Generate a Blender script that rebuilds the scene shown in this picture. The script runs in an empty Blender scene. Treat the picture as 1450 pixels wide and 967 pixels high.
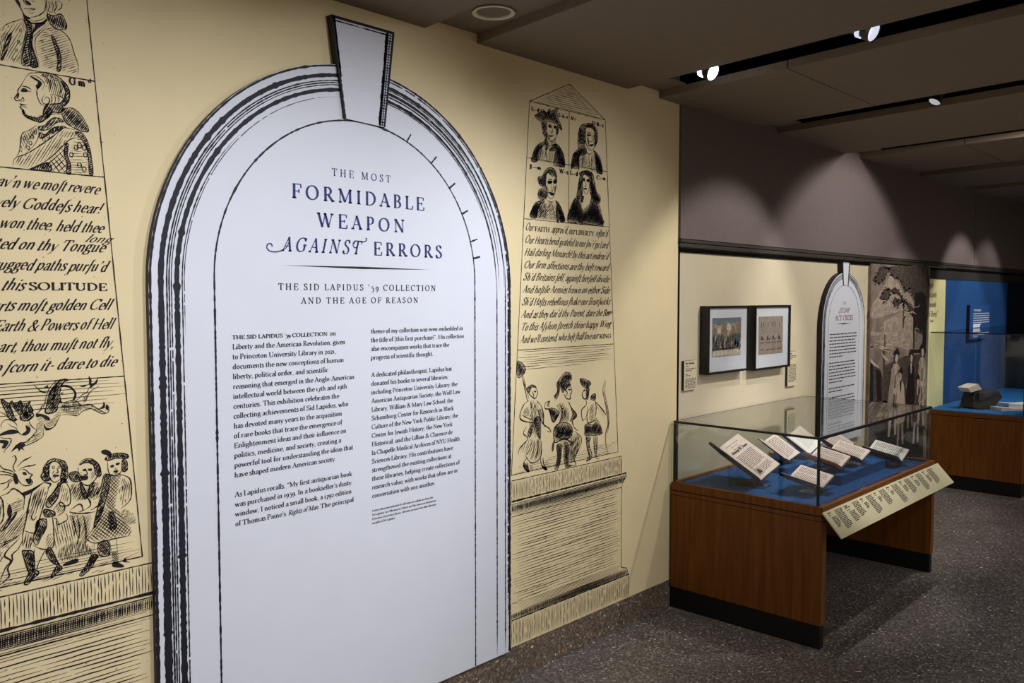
import bpy, bmesh, math, random
from mathutils import Vector, Matrix
random.seed(7)
C = bpy.context.scene
COL = C.collection
PI = math.pi

# ------------------------------------------------------------------ camera
F_PX, HZ = 1205.0, 421.0
PITCH = math.atan((483.5 - HZ) / F_PX)
YAW = math.atan((1870 - 725) / (F_PX / math.cos(PITCH)))
CAM = Vector((0, -2.475, 1.65))
cd = bpy.data.cameras.new('camera'); cam = bpy.data.objects.new('camera', cd); COL.objects.link(cam)
cd.sensor_width = 36; cd.lens = F_PX / 1450 * 36; cd.clip_start = .02
fwd = Vector((math.cos(YAW) * math.cos(PITCH), math.sin(YAW) * math.cos(PITCH), -math.sin(PITCH)))
cam.location = CAM; cam.rotation_euler = fwd.to_track_quat('-Z', 'Y').to_euler()
C.camera = cam

# ------------------------------------------------------------------ world, exposure
w = bpy.data.worlds.new('world'); C.world = w; w.use_nodes = True
w.node_tree.nodes['Background'].inputs[0].default_value = (1, .93, .85, 1)
w.node_tree.nodes['Background'].inputs[1].default_value = .05
C.view_settings.view_transform = 'Standard'; C.view_settings.look = 'None'
C.view_settings.exposure = 0.0; C.view_settings.gamma = 1

# ------------------------------------------------------------------ lights (track lamps in the ceiling slots, added bounce spots and area fill)
def spot(loc, target, power, angle, blend=.5, color=(1, .97, .93), size=.02):
    d = bpy.data.lights.new('spot_light', 'SPOT'); d.energy = power; d.spot_size = math.radians(angle)
    d.spot_blend = blend; d.color = color; d.shadow_soft_size = size
    o = bpy.data.objects.new('spot_light', d); COL.objects.link(o); o.location = loc
    o.rotation_euler = (Vector(target) - Vector(loc)).to_track_quat('-Z', 'Y').to_euler(); return o
def area(loc, target, power, sx, sy, color=(1, .95, .9)):
    d = bpy.data.lights.new('fill_light', 'AREA'); d.shape = 'RECTANGLE'; d.size = sx; d.size_y = sy; d.energy = power; d.color = color
    o = bpy.data.objects.new('fill_light', d); COL.objects.link(o); o.location = loc
    o.rotation_euler = (Vector(target) - Vector(loc)).to_track_quat('-Z', 'Y').to_euler(); return o
COOL = (.93, .95, 1.0); WARM = (1, .93, .82)
# slot k opens between x = 2.14 + 1.288 k and 2.40 + 1.288 k at the wall
for (x, y, z, tx, tz, p, a) in ((2.07, -2.2, 2.672, 1.75, 1.2, 112, 74), (3.33, -1.26, 2.668, 1.6, 1.2, 80, 70), (3.33, -2.1, 2.67, 3.0, 1.2, 72, 70), (.75, -2.3, 2.672, .75, 1.15, 98, 74), (-.5, -2.0, 2.672, 0, 1.3, 30, 72)):
    spot((x, y, z), (tx, 0, tz), p, a, .9, COOL, .03)
for (x, y, z, tx, tz, p, a) in ((4.64, -1.5, 2.68, 4.35, 1.15, 80, 66), (5.96, -1.6, 2.715, 6.05, 1.35, 100, 84), (7.20, -1.5, 2.68, 7.2, .95, 45, 56), (8.62, -1.1, 2.68, 8.75, 1.2, 60, 66), (9.75, -1.3, 2.68, 9.5, 1.2, 45, 62)):
    spot((x, y, z), (tx, 0, tz), p, a, .4, (1, .96, .9), .03)
spot((4.72, -.95, 2.655), (4.6, -.45, .66), 65, 46, .5, (1, .95, .93), .02)
spot((8.40, -.9, 2.655), (8.5, -.4, .66), 35, 46, .5, COOL, .025)
for (x, tx, p) in ((3.2, 5.5, 60), (3.2, 2.5, 40), (5.8, 7.0, 60)):  # added spots on the floor for bounce, no fixtures built
    spot((x, -2.9, 2.65), (tx, -2.6, 0), p, 80, .9, COOL, .03)
area((.5, -5.0, 2.60), (.5, -5.0, 0), 70, 5, 3); area((7.5, -4.6, 2.60), (7.5, -4.6, 0), 75, 9, 2.5)  # added area fill over the unseen floor, no such lamps seen
area((4, -6.4, 2.60), (4, -7.6, 1.2), 70, 12, .3)  # added fill on the unseen right wall for bounce


# ------------------------------------------------------------------ materials
def lin(c):
    return tuple((v / 255 / 12.92) if v <= 10.3 else ((v / 255 + .055) / 1.055) ** 2.4 for v in c)
def mat(name, rgb, rough=.6, noise=0, scale=40, metal=0, emit=None, spec=.5, stretch=None, rgb2=None, bump=0):
    m = bpy.data.materials.new(name); m.use_nodes = True; nt = m.node_tree; b = nt.nodes['Principled BSDF']
    b.inputs['Base Color'].default_value = (*rgb, 1); b.inputs['Roughness'].default_value = rough
    b.inputs['Metallic'].default_value = metal; b.inputs['Specular IOR Level'].default_value = spec
    if noise or rgb2:
        tc = nt.nodes.new('ShaderNodeTexCoord'); mp = nt.nodes.new('ShaderNodeMapping'); n = nt.nodes.new('ShaderNodeTexNoise')
        nt.links.new(tc.outputs['Object'], mp.inputs[0]); nt.links.new(mp.outputs[0], n.inputs['Vector'])
        if stretch: mp.inputs['Scale'].default_value = stretch
        n.inputs['Scale'].default_value = scale; n.inputs['Detail'].default_value = 4
        r = nt.nodes.new('ShaderNodeValToRGB'); c2 = rgb2 or tuple(v * (1 + noise) for v in rgb)
        c1 = rgb if rgb2 else tuple(v * (1 - noise) for v in rgb)
        r.color_ramp.elements[0].color = (*c1, 1); r.color_ramp.elements[1].color = (*c2, 1)
        r.color_ramp.elements[0].position = .35; r.color_ramp.elements[1].position = .65
        nt.links.new(n.outputs['Fac'], r.inputs[0]); nt.links.new(r.outputs[0], b.inputs['Base Color'])
        if bump:
            bp = nt.nodes.new('ShaderNodeBump'); bp.inputs['Strength'].default_value = bump; bp.inputs['Distance'].default_value = .002
            nt.links.new(n.outputs['Fac'], bp.inputs['Height']); nt.links.new(bp.outputs[0], b.inputs['Normal'])
    if emit:
        b.inputs['Emission Color'].default_value = (*emit[0], 1); b.inputs['Emission Strength'].default_value = emit[1]
    return m
def terrazzo(name, base, rough, seed=0):
    m = bpy.data.materials.new(name); m.use_nodes = True; nt = m.node_tree; b = nt.nodes['Principled BSDF']
    tc = nt.nodes.new('ShaderNodeTexCoord'); v = nt.nodes.new('ShaderNodeTexVoronoi'); v.inputs['Scale'].default_value = 130
    nt.links.new(tc.outputs['Object'], v.inputs['Vector'])
    sp = nt.nodes.new('ShaderNodeSeparateColor'); nt.links.new(v.outputs['Color'], sp.inputs[0])
    r = nt.nodes.new('ShaderNodeValToRGB'); cr = r.color_ramp; cr.interpolation = 'CONSTANT'
    cols = [(0, .55), (.3, .8), (.55, 1.05), (.78, 1.4), (.93, 2.3), (.985, 4.2)]
    cr.elements[0].position = 0; cr.elements[0].color = (*[c * .55 for c in base], 1)
    cr.elements[1].position = .3; cr.elements[1].color = (*[c * .8 for c in base], 1)
    for p, k in cols[2:]:
        e = cr.elements.new(p); e.color = (*[min(1, c * k) for c in base], 1)
    nt.links.new(sp.outputs[0], r.inputs[0])
    n = nt.nodes.new('ShaderNodeTexNoise'); n.inputs['Scale'].default_value = 3; nt.links.new(tc.outputs['Object'], n.inputs['Vector'])
    mx = nt.nodes.new('ShaderNodeMix'); mx.data_type = 'RGBA'; mx.blend_type = 'MULTIPLY'; mx.inputs[0].default_value = .35
    nt.links.new(r.outputs[0], mx.inputs[6]); nt.links.new(n.outputs['Fac'], mx.inputs[7]); nt.links.new(mx.outputs[2], b.inputs['Base Color'])
    b.inputs['Roughness'].default_value = rough; b.inputs['Specular IOR Level'].default_value = .4
    return m
def glass_mat(name, tint=(.975, .985, .98), rough=.0, ior=1.45):
    m = bpy.data.materials.new(name); m.use_nodes = True; nt = m.node_tree; nt.nodes.clear()
    o = nt.nodes.new('ShaderNodeOutputMaterial'); t = nt.nodes.new('ShaderNodeBsdfTransparent'); g = nt.nodes.new('ShaderNodeBsdfGlossy')
    f = nt.nodes.new('ShaderNodeFresnel'); ge = nt.nodes.new('ShaderNodeNewGeometry'); mr = nt.nodes.new('ShaderNodeMapRange'); mr.inputs[3].default_value = ior; mr.inputs[4].default_value = 1 / ior
    nt.links.new(ge.outputs['Backfacing'], mr.inputs[0]); nt.links.new(mr.outputs[0], f.inputs[0]); x = nt.nodes.new('ShaderNodeMixShader')
    t.inputs[0].default_value = (*tint, 1); g.inputs['Roughness'].default_value = rough
    nt.links.new(f.outputs[0], x.inputs[0]); nt.links.new(t.outputs[0], x.inputs[1]); nt.links.new(g.outputs[0], x.inputs[2]); nt.links.new(x.outputs[0], o.inputs[0])
    return m
M = {}
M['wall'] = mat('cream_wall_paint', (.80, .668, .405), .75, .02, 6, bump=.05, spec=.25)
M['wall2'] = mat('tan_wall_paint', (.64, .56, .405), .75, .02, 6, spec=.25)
M['quotewall'] = mat('pale_yellow_wall_paint', (.86, .80, .42), .75, .02, 6, spec=.2)
M['bluewall'] = mat('blue_wall_paint', (.016, .082, .27), .6, .05, 8, spec=.3)
M['navy'] = mat('shaded_blue_wall', (.006, .012, .03), .6, .05, 8, spec=.2)  # blue wall darkened, the missing light put into its colour
M['dark'] = mat('dark_grey_wall_and_shade', (.03, .027, .025), .8, .05, 5, spec=.2)
M['brown'] = mat('brown_ceiling_paint', (.245, .192, .145), .85, .03, 30, spec=.15)
M['soffit'] = mat('brown_soffit_panel', (.17, .135, .13), .8, .03, 30, spec=.15)
M['seam'] = mat('dark_trim', (.045, .036, .03), .6, spec=.3, noise=.05)
M['black'] = mat('black_void_paint', (.0025, .0025, .0025), .9, .05, 5, spec=.05)
M['floor'] = terrazzo('grey_terrazzo', (.215, .188, .175), .40)
M['base'] = terrazzo('brown_terrazzo', (.20, .155, .12), .45)
M['wood'] = mat('cherry_veneer', (.135, .043, .005), .45, rgb2=(.205, .07, .010), scale=9, stretch=(6, 6, .35), spec=.25)
M['plinth'] = mat('black_plinth_paint', (.006, .006, .006), .55, .1, 20, spec=.3)
M['deck'] = mat('blue_case_fabric', (.015, .082, .24), .9, .12, 260, spec=.1)
M['glass'] = glass_mat('case_glass')
M['acrylic'] = glass_mat('clear_acrylic', (.84, .88, .92), .03, 1.22)
M['joint'] = mat('black_glass_joint', (.004, .004, .005), .4, .1, 20)
M['board'] = mat('white_sign_board', (.71, .735, .82), .6, .01, 8, spec=.3)
M['blackedge'] = mat('black_sign_edge', (.006, .006, .009), .5, .1, 20)
M['ink'] = mat('black_printing_ink', (.012, .012, .022), .6, .2, 50, spec=.3)
M['navyink'] = mat('navy_printing_ink', (.022, .035, .16), .6, .1, 50, spec=.3)
M['redink'] = mat('dark_red_printing_ink', (.30, .05, .08), .6, .1, 50, spec=.3)
M['sepia'] = mat('brown_engraving_ink', (.018, .014, .018), .65, .25, 120, spec=.2)
M['greyink'] = mat('grey_printing_ink', (.13, .12, .11), .6, .1, 50, spec=.2)
M['pageink'] = mat('book_printing_ink', (.06, .05, .045), .7, .2, 80, spec=.1)
M['whiteink'] = mat('white_printing_ink', (.75, .8, .9), .6, .02, 50, spec=.2)
M['frame'] = mat('black_frame_wood', (.006, .005, .005), .4, .2, 30)
M['mount'] = mat('white_mount_card', (.76, .76, .84), .8, .01, 20, spec=.2)
M['paper'] = mat('cream_book_paper', (.84, .71, .64), .85, .05, 25, spec=.15)
M['paper2'] = mat('white_book_paper', (.84, .80, .76), .85, .04, 25, spec=.15)
M['cover'] = mat('dark_leather', (.012, .011, .018), .55, .3, 60, spec=.3)
M['redcover'] = mat('red_brown_leather', (.22, .06, .03), .55, .2, 60, spec=.3)
M['label'] = mat('tan_label_card', (.68, .60, .41), .8, .01, 20, spec=.2)
M['caption'] = mat('cream_caption_board', (.60, .56, .37), .75, .01, 20, spec=.2)
M['metal'] = mat('dark_reflector_metal', (.7, .68, .64), .3, .05, 20, metal=.2)
M['ring'] = mat('cream_metal_ring', (.85, .78, .55), .45, .05, 20, metal=0)
M['can'] = mat('black_lamp_housing', (.008, .008, .009), .35, .1, 20)
M['lens'] = mat('lit_lamp_lens', (.8, .85, 1), .3, emit=((.86, .9, 1), 9), rgb2=(.9, .92, 1), scale=300)
M['lensfaint'] = mat('faint_lamp_lens', (.6, .65, .8), .3, emit=((.8, .83, 1), .35), rgb2=(.9, .92, 1), scale=300)
M['lensdim'] = mat('dim_lamp_lens', (.6, .65, .8), .3, emit=((.8, .83, 1), .75), rgb2=(.9, .92, 1), scale=300)

# ------------------------------------------------------------------ helpers
def tag(o, label=None, cat=None, group=None, kind=None):
    if label: o['label'] = label
    if cat: o['category'] = cat
    if group: o['group'] = group
    if kind: o['kind'] = kind
    return o
def thing(name, label, cat, loc=(0, 0, 0), rz=0, group=None):
    o = bpy.data.objects.new(name, None); COL.objects.link(o); o.location = loc; o.rotation_euler = (0, 0, rz)
    o.empty_display_size = .05
    return tag(o, label, cat, group)
def obj(name, verts, faces, m, parent=None, label=None, smooth=False, mats=None, fmat=None):
    me = bpy.data.meshes.new(name); me.from_pydata([tuple(v) for v in verts], [], faces)
    for q in (mats or [m]): me.materials.append(q)
    if fmat:
        for i, k in enumerate(fmat): me.polygons[i].material_index = k
    if smooth: me.shade_smooth()
    me.update(); o = bpy.data.objects.new(name, me); COL.objects.link(o)
    if parent:
        o.parent = parent
        if parent.type == 'EMPTY' and parent.location.length + abs(parent.rotation_euler[2]) > 0:
            pl = parent.location; o.matrix_parent_inverse = (Matrix.Translation(pl) @ Matrix.Rotation(parent.rotation_euler[2], 4, 'Z')).inverted()
    if label: o['label'] = label
    return o
def box(x0, x1, y0, y1, z0, z1):
    v = [(x, y, z) for z in (z0, z1) for y in (y0, y1) for x in (x0, x1)]
    return v, [(0, 2, 3, 1), (4, 5, 7, 6), (0, 1, 5, 4), (2, 6, 7, 3), (0, 4, 6, 2), (1, 3, 7, 5)]
def join(*parts):
    V, Fc = [], []
    for v, f in parts:
        n = len(V); V += list(v); Fc += [tuple(i + n for i in q) for q in f]
    return V, Fc
def bevel(o, w=.003, seg=2):
    b = o.modifiers.new('bevel', 'BEVEL'); b.width = w; b.segments = seg; b.limit_method = 'ANGLE'; return o
def B(name, x0, x1, y0, y1, z0, z1, m, parent=None, label=None, bev=0):
    v, f = box(x0, x1, y0, y1, z0, z1); o = obj(name, v, f, m, parent, label)
    if bev: bevel(o, bev)
    return o
def prism(poly, fn, t0, t1):
    """extrude 2-D polygon; fn(u,v,t)->xyz"""
    n = len(poly); V = [fn(u, v, t0) for u, v in poly] + [fn(u, v, t1) for u, v in poly]
    Fc = [tuple(range(n)), tuple(range(2 * n - 1, n - 1, -1))] + [(i, i + n, (i + 1) % n + n, (i + 1) % n) for i in range(n)]
    return V, Fc
def lathe(prof, org, axis, seg=28):
    a = Vector(axis).normalized(); u = a.orthogonal().normalized(); v = a.cross(u); o = Vector(org); V = []; Fc = []
    for r, h in prof:
        for k in range(seg):
            t = 2 * PI * k / seg; V.append(o + a * h + (u * math.cos(t) + v * math.sin(t)) * r)
    for i in range(len(prof) - 1):
        for k in range(seg):
            k2 = (k + 1) % seg; Fc.append((i * seg + k, i * seg + k2, (i + 1) * seg + k2, (i + 1) * seg + k))
    return V, Fc

# ------------------------------------------------------------------ drawing with ink
def spline(P, closed=False, n=6):
    if len(P) < 3: return list(P)
    Q = []; L = len(P)
    for i in range(L if closed else L - 1):
        p1, p2 = P[i], P[(i + 1) % L]
        p0 = P[i - 1] if (i > 0 or closed) else p1
        p3 = P[(i + 2) % L] if (i + 2 < L or closed) else p2
        for k in range(n):
            t = k / n; t2 = t * t; t3 = t2 * t
            Q.append(tuple(.5 * (2 * p1[j] + (p2[j] - p0[j]) * t + (2 * p0[j] - 5 * p1[j] + 4 * p2[j] - p3[j]) * t2 + (3 * p1[j] - p0[j] - 3 * p2[j] + p3[j]) * t3) for j in (0, 1)))
    if not closed: Q.append(P[-1])
    return Q
class Ink:
    def __init__(s): s.V = []; s.F = []
    def poly(s, P):
        n = len(s.V); s.V += [(p[0], p[1]) for p in P]; s.F.append(tuple(range(n, n + len(P))))
    def rect(s, x0, x1, y0, y1): s.poly([(x0, y0), (x1, y0), (x1, y1), (x0, y1)])
    def ribbon(s, P, W, closed=False):
        n = len(P)
        if n < 2: return
        b = len(s.V)
        for i in range(n):
            a = P[i - 1] if i else (P[-2] if closed else P[0]); c = P[i + 1] if i < n - 1 else (P[1] if closed else P[-1])
            dx, dy = c[0] - a[0], c[1] - a[1]; L = math.hypot(dx, dy) or 1; h = (W[i] if isinstance(W, list) else W) / 2
            nx, ny = -dy / L * h, dx / L * h; s.V += [(P[i][0] + nx, P[i][1] + ny), (P[i][0] - nx, P[i][1] - ny)]
        for i in range(n - 1): s.F.append((b + 2 * i, b + 2 * i + 1, b + 2 * i + 3, b + 2 * i + 2))
    def rough(s, P, w, j=.35, taper=False):
        n = len(P); W = [w * (1 + random.uniform(-j, j)) * ((.25 + .75 * math.sin(PI * i / max(1, n - 1))) if taper else 1) for i in range(n)]
        s.ribbon(P, W)
    def hatch(s, P, ang, gap, w, broken=.12):
        a = math.radians(ang); ca, sa = math.cos(a), math.sin(a); R = [(x * ca + y * sa, -x * sa + y * ca) for x, y in P]
        lo = min(r[1] for r in R); hi = max(r[1] for r in R); y = lo + gap * .6
        while y < hi:
            xs = []
            for i in range(len(R)):
                p, q = R[i - 1], R[i]
                if (p[1] > y) != (q[1] > y): xs.append(p[0] + (y - p[1]) / (q[1] - p[1]) * (q[0] - p[0]))
            xs.sort()
            for i in range(0, len(xs) - 1, 2):
                x0, x1 = xs[i], xs[i + 1]; L = x1 - x0
                if L < gap: continue
                x0 += L * random.uniform(0, .08); x1 -= L * random.uniform(0, .08)
                segs = [(x0, x1)]
                if random.random() < broken * 3 and L > gap * 6:
                    m_ = random.uniform(x0 + L * .2, x1 - L * .2); segs = [(x0, m_), (m_ + gap * .7, x1)]
                for s0, s1 in segs:
                    k = max(3, min(10, int((s1 - s0) / gap / 2))); off = random.uniform(-.12, .12) * gap
                    Q = [(s0 + (s1 - s0) * t / k, y + off + random.uniform(-.08, .08) * gap) for t in range(k + 1)]
                    s.rough([(qx * ca - qy * sa, qx * sa + qy * ca) for qx, qy in Q], w, .3, True)
            y += gap * random.uniform(.85, 1.15)
    def specks(s, x0, x1, z0, z1, n, r):
        for _ in range(n):
            x, z = random.uniform(x0, x1), random.uniform(z0, z1); q = r * random.uniform(.4, 1.3)
            s.poly([(x - q, z), (x, z - q * .7), (x + q, z + q * .2), (x, z + q)])
    def build(s, name, m, fn, parent=None, label=None):
        return obj(name, [fn(u, v) for u, v in s.V], s.F, m, parent, label)

# ------------------------------------------------------------------ lettering: a serif face drawn stroke by stroke (cap height 100)
# l thin/auto polyline, T thick, t thin, c auto curve, e arc (cx cy rx ry a0 a1), d dot (x y r), s foot serif at (x,y,half width)
GL = {
'A': (76, 't 9 0 38 100;T 37 100 67 0;t 19 36 56 36;s 9 0 12;s 66 0 14'),
'B': (68, 'T 18 0 18 100;t 8 98 32 98;t 18 52 34 52;t 8 2 32 2;e 32 75 21 23 -90 90;e 32 27 26 25 -90 90'),
'C': (78, 'e 46 50 37 48 48 312;T 71 97 71 74;t 70 14 72 22'),
'D': (86, 'T 18 0 18 100;t 8 98 34 98;t 8 2 34 2;e 34 50 42 48 -90 90'),
'E': (70, 'T 18 0 18 100;t 8 98 62 98;t 18 52 48 52;t 8 2 64 2;l 62 99 63 76;l 64 1 67 26;l 48 63 48 41'),
'F': (64, 'T 18 0 18 100;t 8 98 60 98;t 18 51 48 51;l 60 99 61 74;l 48 63 48 39;s 18 0 14'),
'G': (86, 'e 46 50 37 48 48 312;T 71 97 71 74;T 71 10 71 42;s 71 42 13'),
'H': (90, 'T 18 0 18 100;T 71 0 71 100;t 18 51 71 51;s 18 0 13;s 71 0 13;s 18 100 13;s 71 100 13'),
'I': (36, 'T 18 0 18 100;s 18 0 13;s 18 100 13'),
'J': (38, 'T 21 100 21 12;c 21 12 18 -8 4 -16;s 21 100 13'),
'K': (76, 'T 18 0 18 100;t 64 100 20 44;T 33 56 68 0;s 18 0 13;s 18 100 13;s 64 100 11;s 68 0 13'),
'L': (63, 'T 18 0 18 100;t 8 2 60 2;l 60 1 63 28;s 18 100 13'),
'M': (106, 't 18 0 18 100;T 17 100 52 6;t 52 6 86 100;T 87 100 88 0;s 18 0 11;s 88 0 13;s 14 100 8;s 90 100 8'),
'N': (90, 't 18 0 18 100;T 16 100 74 2;t 74 2 74 100;s 18 0 11;s 14 100 9;s 74 100 12'),
'O': (90, 'e 45 50 37 48 0 360'),
'P': (64, 'T 18 0 18 100;t 8 98 32 98;t 18 46 32 46;e 32 72 24 26 -90 90;s 18 0 14'),
'Q': (90, 'e 45 50 37 48 0 360;T 48 4 82 -20'),
'R': (75, 'T 18 0 18 100;t 8 98 32 98;t 18 48 32 48;e 32 73 23 25 -90 90;T 36 48 68 0;s 18 0 13;s 70 0 9'),
'S': (60, 'c 49 80 44 94 32 99 17 95 12 80 17 65 33 53 48 38 52 22 45 7 30 1 16 6 9 22;l 49 98 49 76;l 9 2 9 26'),
'T': (74, 'T 37 0 37 100;t 5 98 69 98;l 5 99 4 76;l 69 99 70 76;s 37 0 14'),
'U': (84, 'T 18 100 18 30;e 43 30 25 29 180 360;t 68 30 68 100;s 18 100 13;s 68 100 11'),
'V': (76, 'T 9 100 39 0;t 38 0 67 100;s 9 100 12;s 67 100 11'),
'W': (112, 'T 9 100 35 0;t 34 0 57 96;T 54 98 79 0;t 78 0 103 100;s 9 100 12;s 54 100 10;s 103 100 11'),
'X': (76, 'T 12 100 64 0;t 62 100 12 0;s 12 100 12;s 62 100 11;s 12 0 11;s 64 0 12'),
'Y': (74, 'T 9 100 37 46;t 66 100 37 46;T 37 46 37 0;s 9 100 12;s 66 100 11;s 37 0 13'),
'Z': (70, 't 8 98 62 98;T 60 98 10 2;t 8 2 63 2;l 8 98 8 78;l 63 2 64 24'),
'a': (50, 'c 12 46 17 58 28 63 38 58 40 44;T 40 46 40 8;c 40 10 43 2 51 5;c 40 38 24 31 13 24 11 12 18 2 30 4 40 14'),
'b': (58, 'T 14 2 14 104;e 32 32 19 31 -150 150;t 14 2 28 2'),
'c': (46, 'e 29 32 19 31 52 310;d 41 50 6'),
'd': (58, 'e 27 32 18 31 30 330;T 43 104 43 3;t 43 3 52 3;t 36 102 43 102'),
'e': (49, 'e 28 32 19 31 0 318;t 10 35 46 35'),
'f': (34, 'T 17 0 17 82;c 17 82 20 97 30 103 39 97;t 5 62 33 62;s 17 0 12'),
'g': (52, 'e 25 43 15 20 0 360;c 36 56 44 63 51 61;c 15 26 10 18 20 11 40 7 48 -5 42 -22 24 -27 8 -20 9 -7 19 6'),
'h': (60, 'T 14 0 14 104;c 14 46 22 59 34 63 44 52;T 44 52 44 0;s 14 0 11;s 44 0 11;t 6 102 14 102'),
'i': (28, 'T 14 0 14 62;d 14 88 8;s 14 0 11;t 5 60 14 60'),
'j': (28, 'T 14 62 14 -14;c 14 -14 11 -26 -2 -29;d 14 88 8;t 5 60 14 60'),
'k': (56, 'T 14 0 14 104;t 44 62 16 30;T 24 38 48 0;s 14 0 11;s 48 0 9;s 43 62 8'),
'l': (28, 'T 14 0 14 104;s 14 0 11;t 5 102 14 102'),
'm': (90, 'T 14 0 14 62;c 14 46 22 59 34 63 43 52;T 43 52 43 0;c 43 46 51 59 63 63 74 52;T 74 52 74 0;s 14 0 10;s 43 0 10;s 74 0 10;t 5 60 14 60'),
'n': (60, 'T 14 0 14 62;c 14 46 22 59 34 63 44 52;T 44 52 44 0;s 14 0 10;s 44 0 10;t 5 60 14 60'),
'o': (54, 'e 27 32 18 31 0 360'),
'p': (58, 'T 14 -30 14 62;e 32 32 19 31 -150 150;s 14 -30 11;t 5 60 14 60'),
'q': (58, 'e 27 32 18 31 30 330;T 43 62 43 -30;s 43 -30 11'),
'r': (42, 'T 14 0 14 62;c 14 42 22 56 32 62;d 34 57 7;s 14 0 11;t 5 60 14 60'),
's': (40, 'c 33 52 29 61 20 64 10 59 9 49 17 39 27 30 34 20 31 6 20 -1 10 3 7 14'),
't': (35, 'T 15 84 15 12;c 15 12 18 0 32 6;t 5 62 31 62'),
'u': (60, 'T 14 62 14 16;c 14 16 18 2 30 0 44 14;T 44 62 44 3;t 5 60 14 60;t 35 60 44 60;t 44 3 52 3'),
'v': (52, 'T 7 62 27 0;t 27 0 46 62;s 7 62 9;s 46 62 8'),
'w': (78, 'T 7 62 25 0;t 25 0 40 60;T 38 62 55 0;t 55 0 71 62;s 7 62 9;s 71 62 8'),
'x': (52, 'T 9 62 43 0;t 43 62 9 0;s 9 62 8;s 43 0 9;s 43 62 8;s 9 0 8'),
'y': (52, 'T 7 62 27 0;t 46 62 27 0 18 -24 4 -28;s 7 62 9;s 46 62 8'),
'z': (46, 't 7 60 39 60;T 38 60 8 2;t 7 2 40 2'),
'0': (54, 'e 27 32 19 31 0 360'), '1': (34, 'T 17 0 17 64;s 17 0 12;t 7 60 17 64'), '2': (48, 'c 8 50 14 62 27 64 38 54 36 40 22 18 8 3;T 8 3 42 3'),
'5': (50, 'l 16 66 44 68;t 16 66 13 38;c 13 38 28 42 41 30 44 10 38 -12 24 -26 4 -30'), '6': (50, 'e 26 30 17 29 0 360;c 9 32 12 66 26 86 40 96'),
'7': (48, 't 7 61 43 61;T 43 61 16 -30'), '9': (52, 'e 26 38 18 27 0 360;c 43 42 44 16 34 -10 10 -30'),
',': (26, 'd 12 5 7;t 16 4 9 -18'), '.': (26, 'd 12 6 8'), ';': (28, 'd 13 5 7;t 17 4 10 -18;d 13 52 7'), ':': (26, 'd 12 6 7;d 12 52 7'),
"'": (24, 'd 12 94 8;t 16 93 9 72'), '"': (42, 'd 12 94 8;t 16 93 9 72;d 30 94 8;t 34 93 27 72'), '{': (42, 'd 12 78 8;t 9 79 16 100;d 30 78 8;t 27 79 34 100'),
'-': (36, 'l 6 34 30 34'), '_': (80, 't 6 34 74 34'), '&': (86, 'c 78 54 62 22 40 2 20 2 10 22 20 44 46 66 48 86 36 98 24 86 28 66 50 30 80 0'),
'[': (34, 'l 14 -20 14 108;t 14 106 28 106;t 14 -18 28 -18'), ']': (34, 'l 20 -20 20 108;t 6 106 20 106;t 6 -18 20 -18'),
'(': (30, 'c 26 108 12 76 12 14 26 -20'), ')': (30, 'c 4 108 18 76 18 14 4 -20'), '!': (28, 'T 14 30 14 100;d 14 6 8'), '@': (96, 'e 46 42 38 44 0 360;e 46 42 14 18 0 360'),
'|': (32, 'c 6 -30 12 -22 15 10 17 80 22 98 34 104;t 8 60 17 60'),
}
def glyph_lines(ch, serif=True, thick=13, thin=5, script=False):
    if ch not in GL: return None
    adv, spec = GL[ch]; out = []
    for st in spec.split(';'):
        p = st.split(); k = p[0]; v = [float(q) for q in p[1:]]
        P = list(zip(v[0::2], v[1::2]))
        if k == 's':
            if serif:
                x, y, h = v; sg = -1 if y > 50 else 1
                out.append(('p', [(x - h, y), (x + h, y), (x + h, y + sg * thin * .7), (x + thick * .5, y + sg * thin * 1.9), (x - thick * .5, y + sg * thin * 1.9), (x - h, y + sg * thin * .7)]))
            continue
        if k == 'd':
            x, y, r = v; out.append(('p', [(x + r * math.cos(a * PI / 4), y + r * math.sin(a * PI / 4)) for a in range(8)])); continue
        if k == 'e':
            cx, cy, rx, ry, a0, a1 = v; n = max(6, int(abs(a1 - a0) / 22)); rx -= 1
            P = [(cx + rx * math.cos(math.radians(a0 + (a1 - a0) * i / n)), cy + ry * math.sin(math.radians(a0 + (a1 - a0) * i / n))) for i in range(n + 1)]
        if k == 'c': P = spline(P, n=3)
        if k == 'T': W = thick
        elif k in 'tl' and not (k == 'l'): W = thin
        elif k == 'l': W = thin * 1.3
        else:
            W = []
            for i in range(len(P)):
                a = P[max(0, i - 1)]; b = P[min(len(P) - 1, i + 1)]; th = math.atan2(b[1] - a[1], b[0] - a[0])
                W.append(thin + (thick - thin) * abs(math.sin(th - math.radians(12))) ** 1.4)
        out.append(('r', P, W, k == 'e' and abs(v[5] - v[4]) >= 360))
    return adv, out
_gc = {}
def layout(text, track=0, word=30):
    """list of (char, x) and width, in font units"""
    x = 0; L = []; sc = 1.0
    for ch in text:
        if ch == ' ': x += word + track; continue
        adv = GL.get(ch, (40, ''))[0]; L.append((ch, x)); x += adv + track
    return L, x - track
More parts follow.
